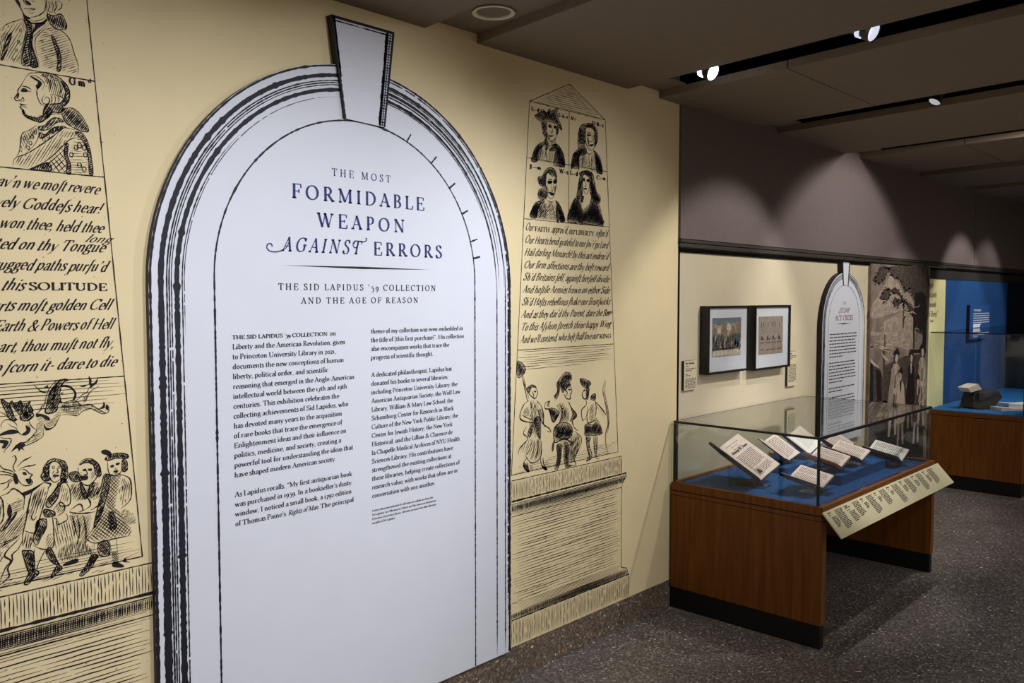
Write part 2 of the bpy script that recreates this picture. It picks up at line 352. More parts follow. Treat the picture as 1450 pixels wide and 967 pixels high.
def write(ink, text, x, z, cap, width=None, track=0, slant=0, serif=True, thick=13, thin=5, align='l', sx=None, mode='track', word=30, jit=0, drop=0):
    """drop: the line falls by this much over its width"""
    L, W = layout(text, track, word); s = cap / 100
    n = len(text) - 1
    if width and mode == 'track' and n > 0:
        base = layout(text, 0, word)[1]; hs = sx or 1; track = (width / (s * hs) - base) / n; L, W = layout(text, track, word)
        hx = s * hs
    elif width: hx = width / W
    else: hx = s * (sx or 1)
    if align == 'c': x -= W * hx / 2
    elif align == 'r': x -= W * hx
    for ch, cx in L:
        key = (ch, serif, thick, thin)
        if key not in _gc: _gc[key] = glyph_lines(ch, serif, thick, thin)
        g = _gc[key]
        if not g: continue
        dz = random.uniform(-jit, jit)
        T = lambda p: (x + (cx + p[0] + slant * p[1]) * hx, z + dz + p[1] * s)
        for it in g[1]:
            if it[0] == 'p': ink.poly([T(p) for p in it[1]])
            else:
                # ribbon computed in font units, then transformed
                sub = Ink(); sub.ribbon(it[1], it[2], it[3]); b = len(ink.V); ink.V += [T(p) for p in sub.V]; ink.F += [tuple(b + i for i in f) for f in sub.F]
    return x + W * hx
def greek(ink, x0, z0, width, lines, pitch, h, ragged=.12, last=.5, rnd=None, dark=1.0):
    """lines of print too small to read: word-long strokes"""
    r = rnd or random
    for i in range(lines):
        z = z0 - i * pitch; xe = x0 + width * (1 - r.uniform(0, ragged)) * (last if i == lines - 1 else 1); x = x0
        while x < xe - h:
            wl = min(h * r.uniform(1.6, 6.5), xe - x)
            zz = z
            ink.rect(x, x + wl, zz - h * .30, zz + h * .30)
            for _ in range(2):
                xa = x + r.uniform(0, wl * .8); ink.rect(xa, xa + h * .22, zz - h * .5, zz + h * .65)
            x += wl + h * .75

# ================================================================== THE SETTING
def struct(o): o['kind'] = 'structure'; return o
def sgroup(name):
    o = bpy.data.objects.new(name, None); COL.objects.link(o); o['kind'] = 'structure'; return o
struct(B('floor', -3.5, 15, -7.6, .5, -.1, 0, M['floor']))
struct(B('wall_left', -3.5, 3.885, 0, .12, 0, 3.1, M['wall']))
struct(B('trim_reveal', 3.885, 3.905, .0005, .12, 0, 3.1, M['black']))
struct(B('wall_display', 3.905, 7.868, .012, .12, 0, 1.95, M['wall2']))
struct(B('wall_quote', 7.868, 8.346, .004, .12, 0, 1.95, M['quotewall']))
struct(B('wall_blue', 8.346, 10.45, .004, .12, 0, 1.95, M['bluewall']))
struct(B('wall_blue_unlit', 10.45, 15, .002, .12, 0, 1.95, M['navy']))  # far stretch of the blue wall, painted dark for its shade
struct(B('wall_back', -3.6, -3.5, -7.6, .12, 0, 3.1, M['wall2']))
struct(B('wall_far', 14.9, 15, -7.6, .12, 0, 3.1, M['dark']))
struct(B('wall_right', -3.6, 15, -7.7, -7.6, 0, 3.1, M['wall2']))
struct(B('baseboard_left', -3.5, 3.885, -.004, 0, 0, .143, M['base']))
struct(B('baseboard_display', 3.905, 15, -.004, .004, 0, .143, M['base']))
sf = sgroup('wall_soffit')
for a, b in ((3.888, 9.133), (9.147, 14.9)):
    B('soffit_panel', a, b, -.012, .12, 1.962, 2.72, M['soffit'], sf)
B('soffit_backing', 3.888, 14.9, .0, .12, 1.95, 3.1, M['black'], sf)
tr = sgroup('trim_soffit')
B('trim_strip', 3.888, 14.9, -.018, .10, 1.942, 1.958, M['seam'], tr)
B('trim_strip', 3.888, 14.9, -.010, .10, 1.918, 1.938, M['seam'], tr)
B('trim_strip', 3.888, 14.9, -.002, .10, 1.892, 1.913, M['black'], tr)
struct(B('trim_shade', 7.868, 14.9, -.001, .004, 1.812, 1.892, M['dark']))  # dark strip standing for the shade above the lit wall

# ceiling: boards hung under a black void, black slots between them; the boards run 6.5 degrees off the wall's normal
SL = .115
ce = sgroup('ceiling')
B('ceiling_void', -3.6, 15, -7.7, .12, 3.05, 3.1, M['black'], ce)
def slab(x0, x1, ya, yb, z0, z1):
    q = [(x0 + SL * ya, ya), (x1 + SL * ya, ya), (x1 + SL * yb, yb), (x0 + SL * yb, yb)]
    return prism(q, lambda u, v, t: (u, v, t), z0, z1)
for k in range(-4, 10):
    x0 = 2.405 + 1.288 * k; x1 = x0 + 1.018
    cuts = [0, -.73, -3.1, -5.4, -7.6] if k % 2 else [0, -2.3, -4.7, -7.6]
    for i in range(len(cuts) - 1):
        v, f = slab(x0, x1, cuts[i] - (.003 if i else 0), cuts[i + 1] + .003, 2.66, 2.697)
        obj('ceiling_panel', v, f, M['brown'], ce)
    s1 = x0
    v, f = slab(x0 - .27, x0, 0, -.62 if k == 0 else (-.17), 2.697, 2.705); obj('slot_cap', v, f, M['brown'], ce)

# ================================================================== WALL PRINTS (flat vinyl prints on the wall)
DRAW = """
@P1
f 7439 24226 7525 24151 7566 23991 7651 23842 7774 23803 7727 23750 7615 23761 7585 23899 7511 24027 7426 24150
c 27 8133 24424 8146 24205 8124 24077 8029 23956 7912 23874 7774 23810
c 24 8167 24408 8174 24212 8191 23969
c 20 7609 24365 7626 24176 7714 24100
f 7639 24227 7740 24216 7806 24147 7737 24118 7671 24162
c 23 7622 24005 7712 24015 7803 24049 7894 24058 7825 24017 7711 23983
c 15 7732 23934 7800 23926 7869 23967
c 15 7809 24270 7853 24232 7900 24268
f 7639 23815 7682 23752 7794 23693 7954 23717 8082 23784 8141 23859 8187 23833 8115 23742 7953 23680 7770 23651 7659 23710
c 18 7728 23775 7863 23733 8048 23825 8119 23891
f 8191 23994 8331 23978 8522 24072 8636 23899 8639 23704 8393 23656 8278 23742 8210 23826
c 21 8201 24367 8244 24229 8217 24074 8333 24077
c 24 8295 24390 8338 24252 8298 24069
c 24 8365 24408 8432 24275 8358 24108 8403 24044
c 24 8460 24431 8553 24354 8526 24223 8429 24150
c 18 8482 24362 8411 24369 8385 24264 8431 24225
c 15 8247 24329 8292 24290 8266 24185
c 20 7031 23291 7166 23465 7322 23584 7479 23669 7581 23741
c 15 7581 23741 7610 23565 7674 23458 7598 23125 7533 22796 7471 22565
c 15 7534 23645 7618 23446 7650 23404 7575 23096 7487 22738 7438 22570
c 18 8185 23758 8065 23595 7923 23440 7817 23294 7800 23095 7884 22818 7946 22547
c 18 8207 23714 8087 23551 7969 23426 7873 23258 7878 23013 7970 22588
c 24 8220 23754 8370 23688 8605 23591 8744 23420 8833 23110 8923 22824 8931 22647 8880 22548
h 62 58 17 7096 23305 7321 23548 7535 23682 7606 23419 7540 23040 7438 22583 7250 22558 7033 22575
h 100 53 17 7051 23224 7292 23277 7240 22977 7076 22583 7033 22599
f 7315 23306 7277 23129 7168 22770 7076 22583 7057 22651 7176 23035 7258 23245
h 28 57 20 8182 23646 8346 23658 8604 23566 8754 23347 8832 23085 8904 22820 8868 22584 8483 22562 8038 22577 7921 22924 7906 23216
f 8270 23430 8340 23408 8428 23177 8493 22940 8472 22585 8389 22569 8419 22825 8378 23067
f 7615 23736 7697 23463 7619 23057 7527 22576 7741 22569 7724 22786 7709 23076 7788 23484 7770 23675 7704 23721
f 7881 23553 7820 23393 7779 23139 7829 22905 7923 22579 7741 22556 7781 22797 7731 23031 7784 23336
g 7885 23701 8081 23759 8138 23735 7950 23569 7832 23420
c 24 7793 23656 7835 23543 7760 23282 7776 23041 7735 22788 7764 22573
e 7475 23123 39
e 7418 22893 34
e 7340 22636 34
e 7528 23426 34
e 8044 23245 32
e 8062 23039 32
e 8138 22857 32
@P2
c 29 7606 22217 7519 22036 7432 21885 7416 21778 7344 21661 7370 21606 7480 21615 7506 21583
c 33 7464 21546 7504 21508 7461 21441 7515 21398 7527 21316 7580 21233 7732 21181 7885 21127
f 7415 21763 7457 21800 7435 21691 7385 21653
c 22 7412 21658 7494 21641 7537 21708 7563 21638 7507 21598
c 33 7450 21529 7518 21519 7629 21528
c 22 7475 21443 7559 21477 7641 21454
c 33 7531 21993 7642 21997 7752 21941
f 7487 21865 7543 21935 7626 21919 7667 21881 7569 21849 7500 21852
c 22 7502 21913 7585 21951 7667 21896 7737 21893
f 7529 21406 7582 21294 7705 21237 7874 21232 8047 21335 8165 21476 8221 21423 8102 21251 7899 21129 7704 21176 7566 21246
h 20 43 15 7678 21279 7818 21270 8020 21392 8109 21529 8165 21476 8046 21304 7900 21160 7732 21196
c 29 7606 22217 7707 22356 7848 22397 8047 22450 8219 22452 8391 22407 8592 22258 8691 22058 8670 21805 8547 21629
c 26 7760 22245 7899 22195 7953 22113 7878 21948 7901 21739 7968 21613 8053 21581
c 22 7719 22283 7846 22321 7985 22256 8068 22149 8006 21970
f 7706 22310 7928 22230 8011 22154 7966 22055 7893 21981 7853 22065 7912 22167 7788 22235
c 22 7974 22360 8130 22328 8211 22159 8177 21939
c 22 8104 22446 8274 22355 8326 22118 8263 21923
c 22 8219 22436 8417 22289 8470 22051 8408 21916
c 22 8333 22396 8532 22217 8586 22009 8521 21749
f 8476 22299 8635 22204 8681 22025 8655 21803 8548 21661 8491 21745 8583 21884 8588 22071
h 75 49 18 8018 22414 8276 22432 8534 22279 8660 22022 8523 21843 8205 21928 8125 22144
e 8045 22374 37
e 8146 22408 37
e 8246 22380 37
e 8127 22236 37
e 8242 22226 37
e 8360 22309 37
c 30 8204 21897 8349 21906 8494 21869 8536 21783 8402 21684 8227 21640 8098 21649
c 26 8075 21875 8001 21756 8026 21638 8140 21641 8186 21756 8116 21821 8057 21735
c 22 8204 21882 8245 21797 8213 21653
c 22 8291 21890 8332 21811 8300 21667
c 22 8378 21887 8420 21810 8387 21681
f 8082 21586 8256 21660 8460 21678 8515 21531 8396 21451 8250 21443 8103 21313 8018 21331
f 8483 21433 8531 21565 8695 21622 8843 21583 8990 21448 9107 21244 9157 21067 8980 21036 8741 21113 8566 21228
f 7896 21007 8039 21058 8158 21198 8305 21297 8450 21288 8507 21219 8331 21178 8152 20982 8007 20931 7908 20932
c 26 7884 21097 8013 21162 8132 21317 8307 21406 8483 21417
c 26 7869 21049 7668 20883 7498 20769 7450 20521 7417 20306 7344 20147
h 110 55 21 7526 20773 7839 20983 7804 20750 7573 20477 7457 20251 7449 20491
c 18 7866 20942 7662 20670 7542 20352
c 18 7882 21005 7889 20762 7770 20502 7568 20264
e 7807 20842 49
e 7733 20710 49
e 7687 20552 49
e 7628 20423 49
e 7550 20655 42
c 33 7256 19926 7316 20113 7596 20267 7882 20486 8174 20739 8442 20992 8562 21071 8799 21042
c 33 7613 19859 7927 20032 8220 20281 8491 20594 8673 20774 8915 20870
h 60 60 21 7284 19959 7371 20150 7680 20308 8026 20565 8382 20922 8561 21040 8858 20988 8916 20885 8643 20770 8431 20555 8162 20243 7870 20025 7613 19875
f 7920 20858 7930 20706 8178 20863 8443 21023 8563 21087 8445 21101 8210 20990 8062 20816
e 8118 20793 53
e 8237 20917 53
e 8385 21015 47
e 8015 20687 46
f 8798 20979 8979 20989 9111 20801 9196 20493 9243 19907 9150 19898 9142 20200 9105 20546 8974 20814
f 8551 20633 8625 20643 8588 20356 8657 20145 8665 19863 8561 19868 8582 20105 8514 20348
h 5 75 16 8671 20680 8974 20814 9119 20484 9136 19944 8681 19896 8631 20299
e 8910 20648 70
e 9030 20600 70
e 8818 20573 63
e 8693 20369 63
e 9056 20413 64
e 8896 20109 70
e 9015 20011 70
x 45 105 28 7898 19998 8161 20212 8489 20532 8542 20288 8591 19887 8152 19871 7924 19908
f 7669 19865 7926 20001 8129 20085 8181 19890 7894 19874
@D3
f 7589 14201 7672 14136 7778 14081 7973 14054 7941 14116 7964 14161 7898 14126 7821 14085 7714 14109 7631 14174
f 7599 14177 7692 14052 7796 13950 7926 13939 7776 14010 7692 14088
f 8260 14115 8416 14116 8550 14045 8659 13879 8632 13712 8540 13660 8588 13764 8602 13884 8504 14013 8370 14059 8270 14079
c 25 7730 13460 7830 13593 7902 13870 7995 14076 8153 14231 8331 14278 8465 14244
c 20 7963 13675 7990 13887 8105 14091 8286 14245
f 8342 14277 8465 14244 8352 14204 8282 14090 8232 13890 8249 13674 8181 13608 8132 13421 7868 13400 7919 13679 7969 13912 8083 14093 8196 14204
f 8255 13912 8344 13905 8276 13875
f 8205 13701 8304 13657 8226 13652
c 25 7631 13399 7719 13461 7787 13597 7852 13614
f 7631 13399 7760 13387 7931 13298 7972 13199 7885 13208 7758 13316 7650 13303
h -10 41 17 8179 13560 8405 13660 8563 13670 8811 13526 8925 13466 8807 13380 8666 13248 8351 13304 8176 13417
c 26 8158 13586 8405 13660 8563 13682 8653 13650 8788 13528 8973 13536 9088 13476 9250 13362 9390 13261 9461 13242 9511 13312 9417 13396 9274 13384
c 23 8631 13664 8735 13727 8818 13818 8934 13857 8984 13975 9078 14042
c 23 8789 13565 8906 13639 8956 13782 9075 13919 9218 13994 9243 14042
f 8992 14317 9070 14189 9057 14117 9151 14134 9236 14251 9209 14106 9101 14028 9030 13972 9010 14096 8869 14021 8755 14054 8987 14097
c 26 8240 13315 8441 13295 8666 13248 8806 13356 8946 13391 9039 13407 9178 13319 9365 13227 9510 13287 9515 13461
f 9374 13573 9419 13470 9369 13375 9250 13387 9347 13452
f 9467 13490 9513 13387 9475 13315 9417 13396
h 0 41 17 8788 13528 8950 13538 9088 13476 9343 13279 9178 13319 9016 13409 8854 13400
h 15 43 17 7821 13262 7972 13199 8176 13417 8262 13313 8146 13133 8032 12978 7878 12948 7817 13097
c 26 8239 13303 8170 13178 8077 13021 7944 12940 7857 12950 7817 13097
f 7818 13120 7880 12995 8032 12978 7943 12928 7836 12976
h 20 42 14 7651 13327 7821 13262 7814 12979 7766 12795 7547 12632 7333 12565 7273 12666 7466 12783 7620 12953 7646 13139
c 23 7646 13139 7630 12952 7553 12843 7379 12677 7231 12672 7125 12569 6997 12453
c 23 7803 12980 7788 12792 7655 12690 7440 12599 7312 12568
f 7147 12636 7294 12664 7355 12586 7290 12524 7330 12449 7248 12506 7194 12443 7165 12540 7060 12484 7018 12467 7105 12595
f 6832 13857 6931 13768 7012 13738 7065 13802 7094 13742 7198 13732 7262 13785 7301 13711 7406 13690 7502 13740 7489 13648 7559 13489 7505 13459 7464 13486 7426 13653 7400 13492 7440 13395 7335 13406 7279 13667 7228 13695 7294 13456 7211 13441 7072 13686 7011 13692 7105 13382 7165 13284 7021 13299 6905 13564 6829 13777
c 22 6782 13530 6902 13449 7021 13322 7206 13279
f 7248 13298 7272 13412 7400 13469 7547 13431 7566 13336 7457 13253 7352 13241
c 22 6791 13117 6814 13229 6898 13312 7021 13299 7142 13193 7180 13096
c 19 6957 13213 7037 13135 7138 13078 7197 12955 7279 12876 7384 12863 7470 12947 7473 13064 7413 13164
f 7369 13122 7473 13040 7470 12924 7363 12866 7279 12899 7387 12980
f 6766 12959 6931 13032 7096 13036 7218 12953 7072 12923 6887 12922 6765 12913
c 20 7457 13253 7476 13157 7558 13031 7662 12949
c 25 6764 12868 6885 12830 7017 12802 6982 12656 6876 12532 6834 12475
f 6762 12799 6883 12784 6964 12728 6878 12577 6797 12588 6840 12697 6760 12730
h 60 33 14 8037 14025 8172 14134 8232 13890 8182 13656 7961 13604
h 80 33 14 8269 13600 8494 13628 8535 13455 8352 13328
h 80 34 14 8562 13621 8764 13506 8714 13316 8576 13281
h 70 37 14 6910 13747 7052 13688 7086 13431 6926 13585
h 70 37 14 7115 13728 7217 13673 7233 13486 7130 13519
h 70 37 14 7300 13665 7404 13632 7400 13469 7317 13501
h 20 33 14 7465 12760 7638 12857 7745 12821 7548 12679
h 100 34 15 8863 13765 8956 13806 8905 13615 8790 13625
c 20 8060 14071 7989 13839 7928 13584
c 20 8150 14136 8076 13832 8048 13596
@D4
c 29 6727 12177 6812 12044 6954 11982 7078 11903
c 34 7035 12316 7090 12349 7123 12242 7046 12050 7096 11921
c 29 7136 12037 7286 12179 7435 12240 7492 12274
c 34 7207 11986 7356 12025 7504 12025 7598 12052
c 29 6722 11997 6916 11927 7058 11845
c 29 6719 11897 6914 11867 7056 11784
c 29 6712 11656 6873 11671 7020 11769
c 29 6796 11481 6906 11544 6945 11659 7055 11723
f 7059 11885 7130 11834 7161 11625 7088 11596 7038 11767
c 29 7170 11950 7317 11949 7424 11830 7497 11778 7440 11704 7492 11593 7453 11517 7305 11520 7198 11619 7129 11793
f 7259 11876 7333 11877 7368 11798 7294 11809
f 7328 11681 7420 11687 7473 11575 7398 11546
f 7226 11328 7487 11408 7754 11531 7734 11492 7523 11340 7335 11248
c 34 6721 11332 6901 11382 7048 11480 7262 11281 7295 11152 7251 10872
h 15 49 20 6929 11093 7260 11199 7252 10913 7030 10830 6925 10931
f 6929 11093 6995 10878 6919 10729 6870 10901
h 50 52 20 6697 10447 6915 10567 7249 10790 7398 10845 7236 10339 6974 10106 6757 10070 6690 10206
f 6697 10447 6919 10729 7104 10858 6952 10600 6767 10433
c 29 6687 10085 6975 10146 7198 10265
c 29 6685 10045 6829 10055 7159 10190
c 39 7158 10149 7008 10017 6860 9885 6784 9739 6924 9584 6812 9447 6736 9301 6659 9076
c 39 7230 10093 7114 9871 6964 9739 6960 9576 6847 9398 6877 9186 6730 9058 6657 9015
f 7762 11821 7804 11981 7960 12126 8191 12094 8344 11967 8379 11771 8373 11560 8253 11451 8198 11587 8243 11833 8150 12015 7997 12058 7898 11926 7910 11673 7946 11584 7793 11566 7713 11704
c 30 7909 11924 7910 11673 8002 11512 8098 11497 8217 11584
e 8024 11899 38
e 8166 11887 38
f 8007 11700 8142 11680 8160 11635 8025 11647
c 30 8108 11874 8136 11744 8066 11742
c 40 7754 11531 7943 11459 7863 11346
c 40 7696 11498 7505 11364 7403 11050 7318 10612 7234 10257 7207 9933
c 34 7273 10311 7474 10208 7551 10276 7737 10866 7903 11381
h 70 58 21 7402 11009 7560 11334 7828 11435 7739 10949 7504 10618 7353 10564
c 30 7432 10714 7484 10559 7580 10645
f 8255 11557 8370 11433 8213 11415 8106 11053 7927 10832 7813 10894 7856 11054 8014 11237 8175 11464
e 7932 11041 54
e 8012 11153 54
e 8093 11287 55
e 8154 11404 55
f 7595 10517 7804 10519 7797 10269 7678 10083 7559 9858 7470 10043 7532 10280
c 35 7959 10616 7987 10189 7956 9731 7706 9721 7465 9878
h 75 62 21 7271 10250 7474 10188 7447 9882 7222 9806
f 7203 9769 7295 9769 7461 9712 7492 9455 7465 9169 7353 9155 7268 9465
f 7392 9228 7578 9143 7556 9043 7461 9004 7345 8865 7234 8872 7255 8970
c 30 7500 9787 7454 9464 7428 9178
c 30 7783 9726 7583 9351 7540 9152
c 35 8331 11439 8424 11211 8414 10829 8159 10832 8203 11036
c 35 7982 10738 8161 10917 8276 10811 8252 10646 8074 10552
f 7773 10797 7962 10720 8037 10643 7997 10566 7805 10582 7751 10696
c 30 7976 10528 8072 10468 8087 10317 8344 10416 8309 10593
h 100 63 21 8012 9676 7991 10357 8422 10358 8609 9849 8090 9680
f 7780 9621 7898 9722 8079 9237 8173 9087 8034 8992 7935 8910 7877 8924 7998 9128 8039 9204 7888 9365
f 8456 11696 8654 11666 8730 11461 8689 11425 8529 11429 8432 11550
c 36 8659 11858 8783 11990 8987 12005 9188 11825 9224 11602 9095 11404 8907 11261 8728 11376 8652 11559 8658 11815
f 8700 11873 8862 11914 9064 11821 9099 11577 9180 11478 9263 11509 9208 11800 9067 11929 8864 11979
f 8777 11733 8858 11743 8856 11679 8776 11691
f 8919 11734 9021 11719 8999 11657 8918 11682
f 8712 11550 8894 11544 8891 11436 8769 11434
c 31 8857 11721 8887 11588 8793 11589
h 60 51 25 8447 11335 8687 11382 8784 11195 9093 11318 9217 11298 9167 10957 8755 10855 8477 10946
f 8687 11382 8817 10887 9092 11274 8969 11294 8882 11049 8804 11191
c 41 8389 10621 8546 10549 8827 10496 9073 10494
h 65 47 21 8387 10536 8826 10453 8988 10380 8805 9591 8570 9900
h 80 42 25 8129 9651 8608 9806 8966 9469 8838 9280 8158 9261
f 8215 9205 8474 9275 8594 9248 8551 9150 8233 9137
c 36 8430 10656 8673 10783 8749 10597 8627 10577
c 36 8736 10901 8878 10920 8954 10690 8707 10562
c 36 8959 10884 9211 11081 9347 11496 9514 11449
c 36 8951 10560 9202 10689 9250 10943
f 9280 12182 9406 12209 9550 12102 9527 11996 9402 12057 9319 12090
f 9378 11951 9528 12040 9784 12058 9997 11976 10017 11884 9865 11883 9695 11929 9482 11892
c 31 9440 11876 9454 11611 9514 11471 9683 11423 9814 11536 9842 11820
f 9520 11733 9605 11743 9604 11677 9528 11680
f 9670 11778 9777 11785 9754 11722 9681 11719
f 9601 11568 9729 11571 9706 11508 9621 11520
f 9842 11820 9972 11802 9988 11554 9857 11529
c 37 9769 11454 10026 11303 10086 11070 10055 10672 9789 10451
h 80 66 22 9761 11078 10043 11122 10011 10680 9791 10540
x 45 66 22 9429 11440 9812 11425 9667 10740 9576 10490 9327 10667
x 50 74 26 9200 10602 9661 10475 9951 9974 10058 9863 10031 9644 9684 9626 9052 9626 8809 9764 8979 10033
f 9388 11490 9512 11383 9372 10791 9193 10297 9020 10025 9160 10653 9297 11154
f 9446 10382 9573 10358 9648 9944 9519 9881 9439 10074
c 36 8809 9764 9051 9604 9513 9617 10031 9621
h 30 44 22 9831 10421 10133 10254 10192 9950 9779 10008
f 8961 9296 9125 9216 9039 9103 8953 8948 8786 8813 8662 8756 8632 8828 8833 9063
x 50 43 17 8921 9327 9147 9255 8954 8992 8873 9054
x 50 44 18 9462 9251 9674 9227 9667 8916 9539 8923
c 37 9031 9608 9003 9330
c 37 9217 9569 9147 9255
c 37 9448 9586 9483 9269
c 37 9640 9590 9653 9231
f 9518 8950 9667 8916 9836 8765 9749 8741 9515 8817
f 9133 9565 9385 9599 9439 9190 9167 9228
f 9797 8931 9907 9018 9883 8912 10013 8837 9839 8877
h 12 46 17 7647 8916 8148 8901 8069 8835 7645 8833
h 12 47 17 8071 8941 8466 8932 8425 8878 8109 8889
h 12 48 17 8950 8818 9282 8805 9239 8749 8948 8753
h 12 44 16 6658 9056 7090 9011 7126 8961 6656 8975
h 12 70 13 9204 9022 10195 9090 10238 9035 9201 8934
h 70 46 21 7804 11981 7959 12084 7910 11673 7775 11611
h 70 46 21 8265 11915 8360 11816 8333 11523 8235 11539
c 30 7784 11943 7877 11887 7798 11774 7891 11676
c 30 8305 11951 8341 11819 8279 11701 8355 11605
h 60 50 21 8010 11826 8067 11796 8061 11566 7985 11620
h 75 49 21 7521 11278 7789 11400 7662 10921 7432 10714
h 60 50 21 7792 10060 7946 10112 7938 9777 7783 9747
h 80 49 21 7287 10164 7435 10133 7407 9807 7278 9814
h 80 49 25 7294 9728 7460 9671 7448 9215 7337 9242
h 60 46 21 7819 9634 7914 9613 8099 9275 8039 9204
h 75 51 21 8212 11373 8366 11263 8377 10921 8220 10949
h 60 46 21 8081 10846 8276 10811 8232 10649 8095 10632
h 60 43 17 8716 11721 8790 11452 8729 11419
h 60 43 17 9020 11676 9098 11534 8971 11380
h 65 51 21 8525 11280 8723 11205 8756 10898 8517 10982
h 110 52 22 8882 11049 9173 11218 9167 10957 8918 10870
c 36 8585 10499 8654 10055 8564 9643
c 36 8745 10469 8816 10023 8785 9595
c 36 8465 10478 8536 10122 8491 9916
h 60 48 22 9002 10942 9213 11124 9207 10907 9039 10805
h 75 49 22 9810 11337 10023 11214 10040 10988 9843 10931
h 60 44 18 9646 11671 9730 11615 9684 11445 9620 11476
h 45 44 17 9401 12035 9783 12027 9953 11938 9695 11938 9483 11936
c 34 7131 10524 7323 10817
c 34 7018 10383 7245 10667
c 34 6906 10242 7127 10361
@P5
f 27484 24275 27649 24375 28093 24582 28225 24464 28438 24566 28977 24825 28978 24650 29033 24413 29282 24063 29272 23920 29035 24062 28762 24163 28279 24144 27962 24080 27649 24171
c 37 27494 24283 27752 24443 28093 24564
f 28119 24620 28278 24472 28226 24361 28093 24478
f 28411 24701 28545 24687 28385 24420 28278 24472
f 27936 24042 28120 24103 28279 24127 28254 23742 28282 23330 28096 23547 27990 23774
c 33 28279 24092 28281 23746 28308 23507 28442 23369 28657 23345 28873 23513 28954 23770 28926 24047
f 28386 23986 28547 24010 28601 23930 28440 23925
f 28736 24002 28882 24023 28872 23934 28763 23936
c 25 28628 23969 28656 23781 28494 23741
f 28414 23574 28764 23621 28549 23522
c 29 28521 23745 28710 23771
f 28899 24008 29062 24031 29009 23707 28927 23731
f 28202 23389 28443 23177 28230 22907 28177 23039 28123 23240
c 33 28202 23285 28443 23108 28820 23261 28874 23443
c 38 28390 22997 28712 23072 28929 23275
f 27266 22362 27445 22776 27652 23041 28123 23275 28176 23178 27913 22937 27757 22642 27653 22355
f 28443 22934 28929 23275 29259 23070 29455 22775 29513 22337 29152 22332 28715 22354 28876 22952 28659 22925
h 80 76 24 27705 22396 27913 23006 28230 22873 28232 22387
h 80 83 24 28285 22393 28337 22851 28821 22980 28715 22372
f 30445 23326 30414 23684 30498 24056 30613 24290 31021 24476 31437 24518 31800 24350 31894 24066 31836 23725 31656 23480 31713 23931 31620 24213 31379 24326 31023 24276 30966 23976 30940 23535 30735 23399
c 35 30965 24122 30968 23685 31147 23415 31387 23298 31656 23480 31743 23935
f 31084 23992 31381 24015 31322 23933 31114 23923
f 31561 24002 31742 24046 31712 23968 31592 23933
c 31 31441 24041 31503 23755 31264 23687 31204 23752
f 31236 23536 31595 23601 31415 23468
e 30614 24073 58
e 30569 23849 58
e 30530 23627 58
c 39 30823 23447 30971 23247 31269 23100 31567 23284
c 35 31209 23056 31272 22696 31244 22362
c 35 31388 23114 31451 22716 31364 22338
f 29935 22347 30046 22845 30274 23124 30852 23451 31090 23188 30855 23014 30506 22899 30509 22356 30451 22349 30390 22958 30105 22636 30049 22342
h 60 79 32 30048 22557 30274 23088 30853 23305 31150 23049 31155 22389 30163 22354
h 115 81 33 31388 23078 31627 23254 31994 23076 32213 22615 32185 22331 31394 22341
f 31567 23321 31994 23113 32212 22727 32247 22319 32062 22319 31937 22548 31878 22281 31753 22750 31689 23114
c 41 27963 24011 28121 23965 28016 23812 28148 23727 28016 23606 28175 23524
c 42 29035 24027 28981 23914 29063 23855 28982 23704
c 50 28360 23982 28466 24043 28601 24000
c 50 28736 24002 28817 24048 28899 24025
e 28467 23953 42
e 28806 23973 38
c 42 28521 23710 28602 23693 28666 23748
h 70 48 28 28281 23677 28441 23664 28495 23428 28389 23344 28297 23506
h 20 42 24 28522 23362 28819 23471 28847 23264 28550 23121
f 27445 22776 27652 22973 27939 23113 27756 22849 27601 22384 27318 22351
f 28820 23261 29204 23099 29427 22771 29485 22351 29042 22338 29040 22796
c 50 28282 23157 28230 22873 28258 22390
c 50 27835 22927 27913 22868 27758 22367
c 37 27497 22680 27705 22636
c 38 29040 22937 29316 22829
c 61 31024 24130 30966 23940 30998 23615 31148 23379
c 43 30499 23984 30731 24089 30907 24041
c 43 30471 23800 30674 23900 30908 23859
c 43 30455 23617 30675 23718 30897 23675
c 43 30444 23435 30676 23555 30881 23491
c 43 30729 24343 31081 24393 31498 24380 31711 24152
c 44 30846 24287 31200 24356 31559 24279
c 53 31084 24029 31261 24090 31411 24044
c 53 31561 24065 31681 24104 31772 24050
h 100 47 29 31085 23883 31203 23862 31266 23430 31117 23558
h 60 48 26 31562 23910 31773 23976 31715 23635 31565 23505
f 30021 22375 30104 22780 30389 23102 30736 23290 30506 22827 30509 22392
f 31689 23151 31994 23001 32213 22653 32246 22338 31878 22337 31813 22757
c 52 30855 23050 30740 22636 30801 22387
e 31211 22909 33
e 31224 22727 33
e 31237 22545 33
@P6
f 27959 21402 28006 21785 28246 22094 28538 22189 28834 22126 28959 21850 28935 21559 28835 21838 28588 21892 28392 21983 28247 21809 28200 21330 28128 21260
c 34 28272 21653 28247 21841 28392 21951 28662 21820 28834 21950
f 27696 21627 27863 21754 28054 21663 28103 21384 27912 21334 27768 21446
f 27769 21132 27912 21224 28128 21196 28299 20894 28009 20743 27770 20787 27712 20939
c 30 28248 21429 28273 21146 28396 20903 28592 20839 28789 21000 28911 21332 28960 21594
f 28345 21597 28638 21626 28614 21512 28394 21459
f 28712 21633 28935 21687 28911 21541 28762 21510
c 34 28589 21526 28566 21236 28689 21184 28713 21506
f 28444 21130 28788 21096 28739 20996 28542 20995
h 80 57 28 28152 21294 28297 21275 28396 20966 28201 21013
c 34 28153 20914 28348 20740 28642 20700 28789 20808
f 27183 19944 27299 20248 27533 20579 27961 20708 28154 20692 27866 20479 27676 20276 27582 19924
